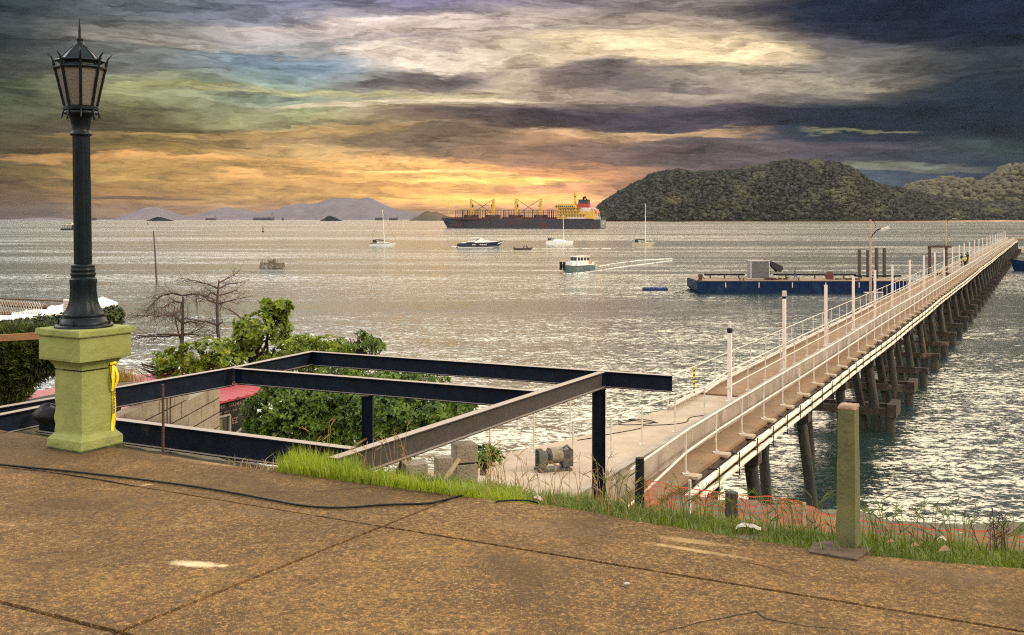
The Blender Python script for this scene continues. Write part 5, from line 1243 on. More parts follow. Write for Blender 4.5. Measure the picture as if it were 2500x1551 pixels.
def wake(lines,nm='wake'):
    b=MB()
    for ln in lines:
        pts=[W0(x,y_) for x,y_,_ in ln]; k_=24; out=[]
        for i in range(len(pts)-1):
            for j in range(8): t=j/8; out.append((pts[i].lerp(pts[i+1],t),ln[i][2]*(1-t)+ln[i+1][2]*t))
        out.append((pts[-1],ln[-1][2]))
        for i in range(len(out)-1):
            (a,wa),(c,wc)=out[i],out[i+1]; up_=Vector((0,1,0)); z=Vector((0,0,.12)); l=Vector((0,0,.02))
            b.quad(a-up_*wa+l,c-up_*wc+l,c+z,a+z); b.quad(a+z,c+z,c+up_*wc+l,a+up_*wa+l)
    return tag(b.build(nm,m_foam),'pale foam left on the water','wake',kind='stuff')
wake([[(1398,668,.3),(1440,664,.8),(1500,655,1.6),(1560,647,2.2),(1640,637,1.5)],[(1436,658,.3),(1490,645,1.4),(1560,636,2.5),(1640,632,3.0)],[(1376,668,.3),(1405,670,.4),(1440,667,.3)]])
wake([[(1300,608,.8),(1400,608,1.2),(1500,607,.8)],[(1105,604,.6),(1140,605,.6)]])
# --- barrels ---
rb0=boat('barrel_raft',1568,709,0,'row of blue plastic barrels floating together left of the barge','raft')
m_barrel=mat('blue plastic barrel',(.006,.025,.12),(.004,.015,.07),scale=3,rough=.4)
for i,x in enumerate((.3,.85,1.4,1.95,2.45,3.0,3.45)):
    b=MB(); pr=[(-.42,.24),(-.40,.28),(-.15,.29),(-.13,.305),(-.11,.29),(.11,.29),(.13,.305),(.15,.29),(.40,.28),(.42,.24)]
    b.lathe(pr,14); o=b.build('barrel',m_barrel,rb0); o.rotation_euler=(math.radians(90),0,math.radians(0 if i not in(4,) else 70)); o.location=(x,(i%2)*.1,.16)
b=MB(); b.box((1.8,0,.42),(3.2,.08,.05)); b.build('lashing_bar',m_wood2,rb0)
# --- barge ---
BY=150.0; bx0=(1703-CX)/F*BY; ZB=1.72
bg=empty('barge',(bx0,BY,0),0,'long flat blue work barge moored beyond the pier','barge'); LB_=29.6
b=MB(); b.add([(1.0,0,-.4),(LB_,0,-.4),(LB_,9,-.4),(1.0,9,-.4),(0,0,.45),(0,9,.45),(0,0,ZB),(LB_,0,ZB),(LB_,9,ZB),(0,9,ZB)],[(3,2,1,0),(0,1,7,6,4),(2,3,5,9,8),(6,7,8,9),(1,2,8,7),(0,4,5,3),(4,6,9,5)]); b.build('hull',m_blue,bg)
b=MB(); b.box((LB_/2,4.5,ZB+.02),(LB_-.3,8.7,.04)); b.build('deck',m_deck,bg)
b=MB(); b.box((LB_/2,-.03,ZB-.03),(LB_,.1,.09)); b.build('rubbing_strake',m_hullnavy,bg)
for i in range(11):
    b=MB(); b.box((1.6+i*2.35,-.05,ZB-.55),(.12,.1,.7)); b.build('fender_bar',m_post if i%2 else m_blue,bg)
for x in (6.1,6.6,14.4,23.0,25.2):
    b=MB(); b.tube([(x,.6,ZB),(x,.6,ZB+.45)],.1,8); b.box((x,.6,ZB+.42),(.36,.2,.08)); b.build('bollard',m_gear,bg)
b=MB(); b.box((24.4,-.25,1.0),(.5,.4,1.5)); b.box((24.4,-.3,2.0),(.3,.3,.4)); b.build('outboard_drive',m_bnavy,bg)
b=MB(); b.box((24.6,-.5,.15),(2.6,.6,.15)); b.build('float_pad',m_post,bg)
b=MB(); b.tube([(.2,.3,ZB+.1),(-.6,-.4,.9),(-2.4,-.8,.0)],.05,5); b.tube([(.3,.2,ZB+.3),(-1.4,.2,.5),(-3.4,0,.02)],.04,5); b.build('mooring_line',m_black,bg)
def onb(px,dy=1.0,z=0): return Vector(((px-CX)/F*(BY+dy),BY+dy,ZB+.04+z))
b=MB(); b.lathe([(0,.3),(.4,.28),(.7,.36),(.9,.3)],12); b.tube([(.3,0,.5),(.6,0,.2)],.08,6); o=b.build('capstan',m_rust); o.location=onb(1710,.8); tag(o,'rusty capstan at the left end of the blue barge','capstan')
sc_=empty('shipping_container',onb(1851,4.0),0,'white corrugated container standing on the blue barge with a dark awning','container')
b=MB(); n_=26; w_=2.62
m_corr=mat('grey corrugated steel',(.20,.19,.195),(.14,.135,.14),scale=3,rough=.6)
for i in range(n_): x=-w_/2+.04+(w_-.08)*(i+.5)/n_; b.box((x,-1.2,1.38),((w_-.08)/n_*.5,.12,2.45))
b.box((0,0,1.38),(w_-.04,2.36,2.5)); b.build('walls',m_corr,sc_)
b=MB()
for x in (-w_/2,w_/2): 
    for yy in (-1.22,1.22): b.box((x,yy,1.4),(.1,.1,2.7))
for z in (.1,2.72): b.box((0,-1.22,z),(w_,.1,.12)); b.box((0,1.22,z),(w_,.1,.12)); b.box((w_/2,0,z),(.1,2.4,.12)); b.box((-w_/2,0,z),(.1,2.4,.12))
b.build('frame',m_post,sc_)
b=MB(); b.add([(w_/2-.2,-1.2,2.84),(w_/2-.2,1.2,2.84),(w_/2+1.9,1.2,1.95),(w_/2+1.9,-1.2,1.95),(w_/2,-1.2,2.75),(w_/2+.5,-1.25,1.7),(w_/2+1.55,-1.25,1.0),(w_/2+2.05,-1.2,1.55),(w_/2+1.5,1.2,.95),(w_/2,1.2,2.6)],[(0,1,2,3),(3,7,6,5,4,0),(1,9,8,7,2)]); b.add([(w_/2+.0,1.2,2.7),(w_/2+1.5,1.2,1.0),(w_/2+2.05,1.2,1.6)],[(0,1,2)]); b.build('awning',m_canvas,sc_)
person('person',onb(1878,3.6),math.radians(60),{'hl':(.2,-.25,1.3),'wl':(.22,-.2,1.2)},(m_shirtd,m_jean,m_hair),'person in dark clothes standing against the white container on the barge')
person('person',onb(1941,3.0),math.radians(70),{'kl':(.10,-.16,.5),'al':(.11,-.12,.08),'tl':(.11,-.28,.04),'kr':(-.1,-.02,.5),'ar':(-.11,.25,.12),'tr':(-.11,.12,.03),'el':(.23,.12,1.15),'wl':(.24,.1,.9),'hl':(.24,.06,.8)},(m_green2,m_bluej,m_hair),'person in a green vest and blue trousers walking along the barge deck')
for x0,x1,dy,z,lb_ in ((1719,1818,6,.55,'dark steel pipe on low rests at the left end of the barge'),(1888,2090,5,.6,'long dark steel pipe on rests along the middle of the barge'),(2085,2200,5.4,.4,'shorter dark steel pipe at the right end of the barge')):
    r_=empty('steel_pipe',onb((x0+x1)/2,dy),0,lb_,'pipe'); hl2=(x1-x0)/2/F*(BY+dy)
    b=MB(); b.tube([(-hl2,0,z),(hl2,0,z)],.13,10); b.build('tube',m_black,r_)
    for q_ in (-.7,0,.7): b=MB(); b.box((hl2*q_,0,z/2-.06),(.16,.3,z-.12)); b.build('rest',m_gear,r_)
b=MB(); b.tube([(0,-.3,.55),(0,.3,.55)],.42,14); b.tube([(0,-.36,.55),(0,-.3,.55)],.55,14); b.tube([(0,.3,.55),(0,.36,.55)],.55,14); b.box((0,0,.1),(.9,.9,.2)); o=b.build('cable_drum',m_hulltop); o.location=onb(2025,3.5); tag(o,'reddish cable drum on the blue barge deck','cable drum')
b=MB()
for i in range(14): b.box((random.uniform(-1.8,1.8),random.uniform(-.5,.5),random.uniform(.05,.3)),(random.uniform(.2,.9),random.uniform(.2,.5),random.uniform(.1,.35)),Matrix.Rotation(random.uniform(0,3),3,'Z'))
o=b.build('scrap_heap',m_maroon); o.location=onb(1895,2.6); tag(o,'low dark heap of gear on the barge right of the container','gear heap',kind='stuff')
b=MB()
for i in range(10): b.box((random.uniform(-1.8,1.8),random.uniform(-.4,.4),random.uniform(.05,.2)),(random.uniform(.3,1.1),random.uniform(.2,.4),random.uniform(.1,.2)),Matrix.Rotation(random.uniform(0,3),3,'Z'))
o=b.build('timber_pile',m_wood2); o.location=onb(2070,2.6); tag(o,'low pile of brown timber on the barge right of the cable drum','timber pile',kind='stuff')
for i,(px,pt) in enumerate(((2098,609),(2119,611),(2140,605),(2159,606))):
    Yp=160.0; base=Vector(((px-CX)/F*Yp,Yp,-2)); b=MB(); hgt=(H-(pt-HY)/F*Yp)+2; b.tube([(0,0,0),(0,0,hgt)],.27,12); o=b.build('mooring_pile',m_wood2); o.location=base
    tag(o,['leftmost of four tall dark piles rising behind the barge','second from left of four dark piles behind the barge, the shortest','third from left of four dark piles behind the barge, the tallest','rightmost of the four tall dark piles behind the barge'][i],'pile',group='tall piles behind the barge')
# --- pole in the water, buoys ---
pw=W0(383,690); b=MB(); b.tube([(0,0,-1),(-.25,0,4),(-.55,0,8.5)],[.17,.14,.10],8); o=b.build('marker_pole',m_wood2); o.location=pw; tag(o,'thin dark leaning pole standing in open water right of the street lamp','pole')
def buoy(px,py,h,label):
    r_=boat('buoy',px,py,0,label,'buoy'); 
    b=MB(); b.lathe([(-.3,h*.13),(0,h*.14),(h*.15,h*.13),(h*.2,h*.08)],12); b.build('float',m_black,r_)
    b=MB()
    for a in range(4): c_=Vector((math.cos(a*1.57+.8),math.sin(a*1.57+.8),0)); b.tube([c_*h*.11+Vector((0,0,h*.18)),c_*h*.06+Vector((0,0,h*.8))],h*.018,5)
    b.lathe([(h*.55,h*.06),(h*.8,h*.06),(h*.85,h*.03),(h,h*.02)],8); b.build('tower',m_black,r_)
buoy(642,567,5.0,'dark channel buoy with a lattice tower, nearest of the buoys'); buoy(361,551,5.2,'tiny far dark buoy right of the street lamp, below the round islet')
buoy(979,539.8,14,'tiny far buoy just right of the slender sailing boat mast')
# --- ferry partly behind the lamp ---
k=boat('ferry',150,562,0,'small two-deck ferry half hidden behind the street lamp','ferry'); L=18
b=hull(L,6,1.6,.5,.1,flare=.85,stern_w=.9,bow_rake=.05,n=16,draft=.5,power=2.6); b.build('hull',m_bnavy,k)
b=MB(); b.box((8.5,0,3.0),(14,5.4,.3)); b.box((8.5,0,4.6),(14.5,5.6,.3)); 
for x in np.linspace(2,15,9):
    for yy in (-2.6,2.6): b.tube([(x,yy,1.5),(x,yy,4.6)],.09,5)
b.build('deck',m_canvas,k)
b=MB(); b.box((8,0,5.9),(6,3.6,2.3)); b.box((12.5,0,5.1),(5,4.5,.9)); cb=b.build('wheelhouse',m_shipwhite,k)
b=MB(); b.box((8,-1.83,6.2),(5,.1,.7)); b.build('windows',m_win,cb)
b=MB(); b.box((13,0,3.0),(4,5,3)); b.build('cabin',m_wood2,k)
# --- far ships ---
def farship(x0,x1,py,base,label,tower='r',hh=5):
    Y=H*F/(base-HY); s_=Y/F; r_=boat('cargo_ship',x0,base,0,label,'ship',group='ships on the horizon'); Ls=(x1-x0)*s_; hz=(base-py)*s_
    b=hull(Ls,Ls*.15,hz,hz*.2,0,n=14,draft=1,power=3,flare=.95); b.build('hull',m_hullnavy,r_)
    b=MB(); xx=Ls*(.04 if tower=='l' else .88); b.box((xx,0,hz*1.5),(Ls*.07,Ls*.1,hz*2.0)); b.box((xx,0,hz*2.3),(Ls*.02,Ls*.02,hz*1.6)); b.build('bridge_house',m_greyt,r_)
    return r_
farship(502,529,532.6,537.6+.4,'small far cargo ship below the middle island, right of its foot')
farship(619,671,531.5,538.2,'longest far cargo ship on the horizon, below the big hazy island')
farship(916,938,531.5,538.2,'low far cargo ship just left of the sailing boat mast')
farship(950,972,532,538.2,'low far cargo ship right of the sailing boat mast')
farship(224,236,532,538.4,'tiny far ship touching the right side of the lamp post shaft')
farship(688,693,533,538.4,'tiniest far vessel, right of the longest horizon ship')
# --- people on the pier ---
for (px,Y,rz,cl,lb_) in ((2348,140,.5,(m_shirtd,m_jean,m_hair),'person in dark clothes at the outer rail of the pier, left of the group'),(2356,133,2.0,(m_vest,m_jean,m_vest),'person in a yellow safety vest standing on the pier'),(2362,146,-1.2,(m_shirtd,m_shirtd,m_hair),'person in black standing on the pier, tallest of the group')):
    Xp=(px-CX)/F*Y; person('person',(Xp,Y,ZD+.01),rz,{},cl,lb_)
# --- blue boat at the right edge, dolphin pile ---
k=boat('work_boat',2484,661,0,'dark blue work boat cut off by the right edge, beside the pier end','boat'); k.rotation_euler=(0,0,math.radians(180)); k.location+=Vector((14,0,0))
b=hull(15.5,4.5,1.7,.6,0,flare=.8,stern_w=.9,bow_rake=.06,n=16,draft=.5,power=2.4); b.build('hull',m_blue,k)
b=MB(); b.box((5,0,3),(5,3.4,2.8)); b.build('cabin',m_bwhite,k)
b=MB(); b.box((12.2,0,2.7),(.5,.5,2.2)); b.build('bollard',m_rust,k)
# ---------- hills and islands ----------
m_haz=mat('haze-tinted far hill',(.16,.14,.155),(.12,.105,.12),scale=.004,rough=1,spec=0)  # lavender-grey base colour carries part of the distance haze
m_hillg=mat('hill earth',(.035,.042,.022),(.022,.028,.016),scale=.01,rough=1,spec=0)
m_for=mat('forest canopy',(.062,.064,.050),(.008,.011,.013),scale=.06,rough=1,spec=0,c3=(.10,.095,.055),scale3=.006,amt3=.47,detail=8,lo=.40,hi=.60)  # greyed base colour stands in for the haze veil on the hill
m_sand=mat('shore sand',(.42,.24,.13),(.25,.14,.08),scale=.01,rough=1)
def interp(pts,x):
    if x<=pts[0][0]: return pts[0][1]
    for (a,ya),(c,yc) in zip(pts,pts[1:]):
        if x<=c:
            t=(x-a)/(c-a); return ya+(yc-ya)*t
    return pts[-1][1]
def ridge(name,pts,Y,depth,m,step=6,rough=.12,nz_=40,seed=0,label=None,rows=14,asym=1.0,base=None):
    """landmass whose skyline follows measured heights, rising from the water in front and falling behind"""
    x0,x1=pts[0][0],pts[-1][0]; n=int((x1-x0)/step)+1; V=[]
    for j in range(rows+1):
        t=j/rows; y=Y+(t-.35)*depth
        for i in range(n+1):
            px=x0+(x1-x0)*i/n; top=(HY-interp(pts,px))/F*Y+H; top=max(top,-2)
            X=(px-CX)/F*Y
            pr=math.sin(math.pi*min(1,max(0,(t/.35)*.5 if t<.35 else .5+(t-.35)/.65*.5)))**.8
            h=top*pr; h*=1+rough*mnoise.noise((X/nz_,y/nz_,seed))*(1-pr*.7)+ (0.06*mnoise.noise((X/nz_*3,y/nz_*3,seed+3))*(1-pr*.5))
            if j in (0,rows): h=-3
            V.append((X,y,h))
    m_=n+1; Fc=[(j*m_+i,j*m_+i+1,(j+1)*m_+i+1,(j+1)*m_+i) for j in range(rows) for i in range(n)]
    o=npobj(name,V,Fc,m,smooth=True); tag(o,kind='structure'); return o,np.array(V),m_,rows
YF=25000
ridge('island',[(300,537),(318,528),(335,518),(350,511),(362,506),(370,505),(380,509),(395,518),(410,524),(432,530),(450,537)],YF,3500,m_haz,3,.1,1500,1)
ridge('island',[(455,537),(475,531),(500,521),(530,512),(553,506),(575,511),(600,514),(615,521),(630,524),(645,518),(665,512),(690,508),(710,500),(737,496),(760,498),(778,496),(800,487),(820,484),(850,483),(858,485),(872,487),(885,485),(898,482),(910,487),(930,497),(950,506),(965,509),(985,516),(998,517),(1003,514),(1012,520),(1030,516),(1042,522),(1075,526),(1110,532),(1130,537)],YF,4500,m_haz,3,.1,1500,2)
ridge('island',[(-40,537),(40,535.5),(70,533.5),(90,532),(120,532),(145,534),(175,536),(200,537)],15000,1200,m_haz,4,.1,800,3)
m_islet=mat('dark islet',(.016,.022,.026),(.010,.014,.016),scale=.02,rough=1,spec=0)
ridge('islet',[(362,538.4),(370,535),(376,532),(383,530),(392,530.5),(400,533),(408,536),(414,538.4)],7000,180,m_islet,1.0,.3,60,4)
ridge('islet',[(783,538.4),(792,534.5),(798,529),(805,526.5),(812,529),(818,531),(826,536),(832,538.4)],7000,180,m_islet,1.0,.3,60,5)
m_tan=mat('tan islet',(.11,.085,.055),(.06,.055,.04),scale=.01,rough=1,spec=0)
ridge('islet',[(1003,537.5),(1012,531),(1022,527),(1033,520),(1043,515.5),(1054,519),(1066,517),(1080,524),(1100,530),(1115,537)],9000,700,m_tan,2,.2,200,6)
# wooded headland
YH=5200
sk1=[(1440,541),(1450,520),(1462,500),(1480,484),(1500,472),(1520,459),(1545,444),(1575,430),(1592,418),(1620,410),(1640,412),(1660,409),(1690,417),(1720,415),(1745,412),(1775,404),(1800,405),(1830,400),(1850,399),(1880,396),(1905,392),(1935,388),(1962,390),(1990,388),(2015,389),(2040,394),(2065,404),(2090,416),(2120,432),(2150,444),(2180,450),(2205,457),(2230,463),(2260,468),(2300,474),(2350,484),(2400,488),(2440,486),(2560,484),(2700,490),(2900,500)]
o1,V1,mm,rr_=ridge('hills',[(x,y+12) for x,y in sk1],YH,900,m_hillg,5,.35,170,7,rows=22)
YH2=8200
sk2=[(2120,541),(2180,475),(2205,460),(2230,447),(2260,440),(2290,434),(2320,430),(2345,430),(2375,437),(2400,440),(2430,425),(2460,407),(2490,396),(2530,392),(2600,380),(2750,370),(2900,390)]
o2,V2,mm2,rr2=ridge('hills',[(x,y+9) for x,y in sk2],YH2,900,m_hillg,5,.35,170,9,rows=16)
def ico():
    t=(1+5**.5)/2; v=np.array([(-1,t,0),(1,t,0),(-1,-t,0),(1,-t,0),(0,-1,t),(0,1,t),(0,-1,-t),(0,1,-t),(t,0,-1),(t,0,1),(-t,0,-1),(-t,0,1)],float); v/=np.linalg.norm(v[0])
    f=np.array([(0,11,5),(0,5,1),(0,1,7),(0,7,10),(0,10,11),(1,5,9),(5,11,4),(11,10,2),(10,7,6),(7,1,8),(3,9,4),(3,4,2),(3,2,6),(3,6,8),(3,8,9),(4,9,5),(2,4,11),(6,2,10),(8,6,7),(9,8,1)]); return v,f
m_for2=mat('haze-paled forest canopy',(.13,.12,.075),(.07,.066,.05),scale=.02,rough=1,spec=0,c3=(.15,.13,.05),scale3=.004,amt3=.46)  # paler, greyer colour paints extra haze onto the second ridge
def canopy(name,V,mcols,rows,count,rmin,rmax,front=.5,seed=1,m=None):
    g=np.random.default_rng(seed); V=V.reshape(rows+1,mcols,3)
    j=g.random(count)*(rows*front)+.15; i=g.random(count)*(mcols-1.01)
    j0=j.astype(int); i0=i.astype(int); fj=(j-j0)[:,None]; fi=(i-i0)[:,None]
    p=V[j0,i0]*(1-fj)*(1-fi)+V[j0,i0+1]*(1-fj)*fi+V[j0+1,i0]*fj*(1-fi)+V[j0+1,i0+1]*fj*fi
    p=p[p[:,2]>2]; n=len(p)
    iv,if_=ico(); r=(rmin+(rmax-rmin)*g.random(n)**2.2)
    sc=np.stack([r*(.8+.5*g.random(n)),r*(.8+.5*g.random(n)),r*(.5+.4*g.random(n))],1)
    jit=1+.45*(g.random((n,12))-.5); ang=g.random(n)*6.28; ca,sa=np.cos(ang),np.sin(ang)
    vv=iv[None]*jit[:,:,None]*sc[:,None,:]
    x=vv[:,:,0]*ca[:,None]-vv[:,:,1]*sa[:,None]; y=vv[:,:,0]*sa[:,None]+vv[:,:,1]*ca[:,None]
    W=np.stack([x,y,vv[:,:,2]],2)+p[:,None,:]+np.array([0,0,1.0])*(r*.35)[:,None,None]
    Fc=(if_[None]+(np.arange(n)*12)[:,None,None]).reshape(-1,3)
    return npobj(name,W.reshape(-1,3),Fc,m or m_for)
tag(canopy('forest',V1,mm,rr_,26000,5,17,.46,3),'dense woodland covering the near hill at the right','forest',kind='stuff')
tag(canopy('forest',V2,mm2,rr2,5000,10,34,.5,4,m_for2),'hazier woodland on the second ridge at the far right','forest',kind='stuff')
b=MB(); Yb=YH-330
for i in range(60):
    xa=1440+i*24; xb=xa+24; wa=lambda x: 4+22*max(0,(x-2050)/450)+6*mnoise.noise((x*.013,1,1))
    b.quad(P(xa,0,Yb).xy.to_3d()+Vector((0,-wa(xa)*2.5,.3)),P(xb,0,Yb).xy.to_3d()+Vector((0,-wa(xb)*2.5,.3)),P(xb,0,Yb).xy.to_3d()+Vector((0,40,wa(xb)*.35+1)),P(xa,0,Yb).xy.to_3d()+Vector((0,40,wa(xa)*.35+1)))
tag(b.build('beach',m_sand),kind='structure')
# ---------- foliage ----------
def leafmat(name,c1,c2,c3,scale=3.0,rough=.45,tr=.25):
    m=mat(name,c1,c2,scale=scale,rough=rough,c3=c3,scale3=scale*2.2,amt3=.42,spec=.4)
    nt=m.node_tree; bs=nt.nodes['Principled BSDF']; t=nt.nodes.new('ShaderNodeBsdfTranslucent'); mx=nt.nodes.new('ShaderNodeMixShader'); mx.inputs[0].default_value=tr
    src=bs.inputs['Base Color'].links[0].from_socket; nt.links.new(src,t.inputs[0]); out=nt.nodes['Material Output']
    nt.links.new(bs.outputs[0],mx.inputs[1]); nt.links.new(t.outputs[0],mx.inputs[2]); nt.links.new(mx.outputs[0],out.inputs[0]); return m
m_leaf=leafmat('almond leaves',(.27,.34,.025),(.07,.12,.012),(.55,.48,.04),2.6,tr=.42)  # yellow-green patches paint in the sunlit leaves
m_leafd=leafmat('dense green leaves',(.16,.25,.018),(.020,.050,.008),(.38,.42,.03),2.4,tr=.3)  # bright patches over dark green paint in highlights and shaded depth
m_hedge=leafmat('hedge leaves',(.070,.095,.022),(.028,.042,.012),(.15,.16,.04),5.0)
m_feather=leafmat('feathery foliage',(.085,.11,.016),(.020,.030,.008),(.13,.13,.02),3.0)
m_grass=leafmat('grass blades',(.155,.20,.018),(.085,.125,.014),(.27,.26,.05),2.0,tr=.35)
m_grassy=leafmat('sunlit-toned grass blades',(.30,.36,.018),(.18,.25,.014),(.40,.38,.06),2.5,tr=.4)  # sunlight on the left grass is mixed into this brighter blade colour
m_dry=leafmat('dry grass',(.42,.27,.09),(.28,.17,.06),(.5,.36,.16),4.0)
m_bark=mat('bark',(.085,.055,.04),(.045,.03,.022),scale=6,rough=.95,bump=.01,bscale=20)
m_twig=mat('bare reddish twigs',(.085,.045,.035),(.045,.026,.022),scale=5,rough=.95)
def leaves(C,D,Nn,l,w,fold=.18,droop=.15):
    """one folded obovate leaf per row: base C, axis D, face normal Nn"""
    D=D/np.linalg.norm(D,axis=1,keepdims=True); S=np.cross(D,Nn); S/=np.maximum(np.linalg.norm(S,axis=1,keepdims=True),1e-6); Nn=np.cross(S,D)
    l=l[:,None]; w=w[:,None]
    base=C; tip=C+D*l-Nn*l*droop
    L1=C+D*l*.35+S*w*.32+Nn*w*fold*.6; L2=C+D*l*.75+S*w*.5+Nn*(w*fold-l*droop*.4)
    R1=C+D*l*.35-S*w*.32+Nn*w*fold*.6; R2=C+D*l*.75-S*w*.5+Nn*(w*fold-l*droop*.4)
    V=np.stack([base,L1,L2,tip,R2,R1],1).reshape(-1,3); n=len(C); o=(np.arange(n)*6)[:,None]
    Fq=np.concatenate([o+np.array([[0,1,2,3]]),o+np.array([[0,3,4,5]])],0); return V,Fq
def unit(g,n): v=g.normal(size=(n,3)); return v/np.linalg.norm(v,axis=1,keepdims=True)
def rosettes(g,tips,out,k,l,w,up=.5):
    n=len(tips); ax=out+np.array([0,0,up]); ax/=np.linalg.norm(ax,axis=1,keepdims=True)
    C=np.repeat(tips,k,0); A=np.repeat(ax,k,0); R=unit(g,n*k); R-=A*(R*A).sum(1,keepdims=True); R/=np.maximum(np.linalg.norm(R,axis=1,keepdims=True),1e-6)
    el=(.15+.6*g.random(n*k))[:,None]; D=R*np.cos(el)+A*np.sin(el); return leaves(C,D,A+unit(g,n*k)*.35,l*(.65+.5*g.random(n*k)),w*(.7+.45*g.random(n*k)))
THR=-.10
def clumps(cl,g,total):
    """sample points through ellipsoidal clumps given as (px,py,Y,rx,ry,rz metres)"""
    vol=np.array([c[3]*c[5] for c in cl]); pr=vol/vol.sum(); idx=g.choice(len(cl),total,p=pr)
    u_=unit(g,total); r=(.45+.6*g.random(total)**.7)[:,None]
    cen=np.array([tuple(P(c[0],c[1],c[2])) for c in cl])[idx]; rad=np.array([[c[3],c[4],c[5]] for c in cl])[idx]
    p=cen+u_*r*rad; nz_=np.array([mnoise.noise((a*1.6,b_*1.6,c*2.2)) for a,b_,c in p]); keep=nz_>THR+.30*(r[:,0]-.8)
    return p[keep],u_[keep],cen
def branchy(b,a,c,r0,r1,g,k=5,wob=.08):
    a=np.array(a);c=np.array(c);pts=[]
    L_=np.linalg.norm(c-a)
    for i in range(k+1):
        t=i/k; q=a+(c-a)*t+(g.normal(size=3)*wob*L_*math.sin(math.pi*t) if 0<i<k else 0); pts.append(tuple(q))
    b.tube(pts,[r0+(r1-r0)*i/k for i in range(k+1)],6); return pts
def tree(name,label,cl,foot,m,total,leaf=(.14,.07),k=7,seed=0,tr=.10,up=.5,group=None,cat='tree'):
    g=np.random.default_rng(seed); f=P(*foot); r0=empty(name,(f.x,f.y,f.z),0,label,cat,group)
    p,ou,cen=clumps(cl,g,total); V,Fc=rosettes(g,p,ou,k,leaf[0],leaf[1],up)
    o=npobj('crown',V,Fc,m); at_parent(o,r0)
    b=MB(); top=P(cl[0][0],cl[0][1],cl[0][2]); mid=Vector(f).lerp(Vector(np.mean([tuple(P(c[0],c[1],c[2])) for c in cl],axis=0)),.45)
    branchy(b,tuple(f),tuple(mid),tr,tr*.7,g)
    for c in cl:
        q=P(c[0],c[1],c[2]); pts=branchy(b,tuple(mid),tuple(q),tr*.55,tr*.18,g,5,.06)
        for _ in range(5):
            e=np.array(q)+unit(g,1)[0]*np.array([c[3],c[4],c[5]])*.85; branchy(b,pts[3],tuple(e),tr*.25,tr*.07,g,4,.07)
    o=b.build('trunk',m_bark); at_parent(o,r0); return r0
FY=28
tree('almond_tree','tall-topped almond tree with big glossy leaves rising above the steel frame corner',
  [(640,800,FY,.75,.7,.45),(672,768,FY,.35,.35,.30),(612,830,FY,.45,.5,.25),(690,748,FY,.25,.3,.16),(655,735,FY,.20,.2,.10),(600,800,FY,.25,.3,.18),(560,862,FY,.6,.6,.28),(690,850,FY,.6,.6,.28),(620,872,FY,.9,.7,.30)],(600,1000,29),m_leaf,620,(.155,.085),8,5)
tree('almond_tree','low spreading almond branch reaching left towards the pedestal, big glossy leaves',
  [(470,868,26.5,.8,.6,.24),(520,850,26.5,.55,.5,.22),(400,880,26.5,.6,.5,.18),(350,900,26.5,.28,.3,.10),(450,905,26.5,.9,.6,.20),(540,890,26.5,.6,.6,.28),(345,940,26.2,.16,.2,.09),(390,938,26.2,.28,.3,.10),(430,930,26.2,.35,.3,.12),(345,890,26.5,.10,.2,.08)],(545,1030,27),m_leaf,480,(.14,.08),8,6)
tree('almond_tree','bushy almond crown just behind the far corner of the steel frame',
  [(720,850,27,.6,.6,.32),(760,855,27,.55,.6,.30),(690,880,27,.8,.7,.25),(800,850,27.5,.5,.5,.30),(740,832,27,.35,.3,.15)],(730,1020,28),m_leaf,420,(.125,.06),8,7)
tree('shore_tree','light green tree tip with narrow leaves, right end of the row above the frame',
  [(860,848,29,.75,.6,.22),(905,838,29,.36,.4,.12),(880,818,29,.16,.2,.10),(835,852,29,.6,.5,.24),(922,848,29,.22,.3,.10),(870,866,29,.6,.5,.18),(850,832,29,.3,.3,.10),(895,824,29,.2,.3,.08)],(850,1050,29.5),m_leafd,520,(.12,.04),8,8)
TF=24; THR=-.32
for i,(cl,ft,n,lb) in enumerate([
  ([(690,960,TF,.6,.8,.4),(660,1000,TF,.6,.8,.4),(720,1010,TF,.7,.8,.5),(650,1050,TF,.5,.7,.4),(700,1065,TF,.7,.7,.4)],(690,1180,TF),1500,'dark bushy tree right of the shed, under the steel frame'),
  ([(800,960,TF,.7,.8,.4),(780,1010,TF,.7,.8,.5),(850,1010,TF,.6,.8,.5),(820,1070,TF,.7,.7,.4),(770,1080,TF,.5,.7,.3),(870,965,TF,.5,.7,.35)],(810,1180,TF),1700,'broad dark tree behind the middle post of the steel frame'),
  ([(960,1000,TF-1,.8,.8,.4),(920,1040,TF-1,.7,.8,.5),(1000,1020,TF-1,.7,.8,.35),(1060,1000,TF-1,.6,.7,.3),(1110,990,TF-1,.45,.6,.2),(950,1080,TF-1,.7,.7,.4),(1030,1050,TF-1,.6,.6,.3),(930,985,TF-1,.5,.6,.3),(1140,988,TF-1,.2,.4,.10)],(960,1200,TF-1),2300,'dark green spreading bush seen between the frame posts'),
  ([(980,895+35,27,.7,.7,.2),(1040,930,27,.6,.6,.15),(930,925,27,.5,.6,.2),(990,915,27,.5,.5,.12),(800,905,27,.8,.6,.14),(870,912,27,.4,.6,.10)],(980,1100,27),520,'far bush showing its top between the two long frame beams'),
  ([(1180,1118,22,.35,.4,.25),(1200,1128,22,.25,.4,.2),(1150,1125,22,.3,.4,.2)],(1180,1160,22),180,'small shrub beside the pale apron and the block stack')]):
    tree('shore_tree',lb,cl,ft,m_leafd,n,(.11,.05),8,20+i,tr=.08)
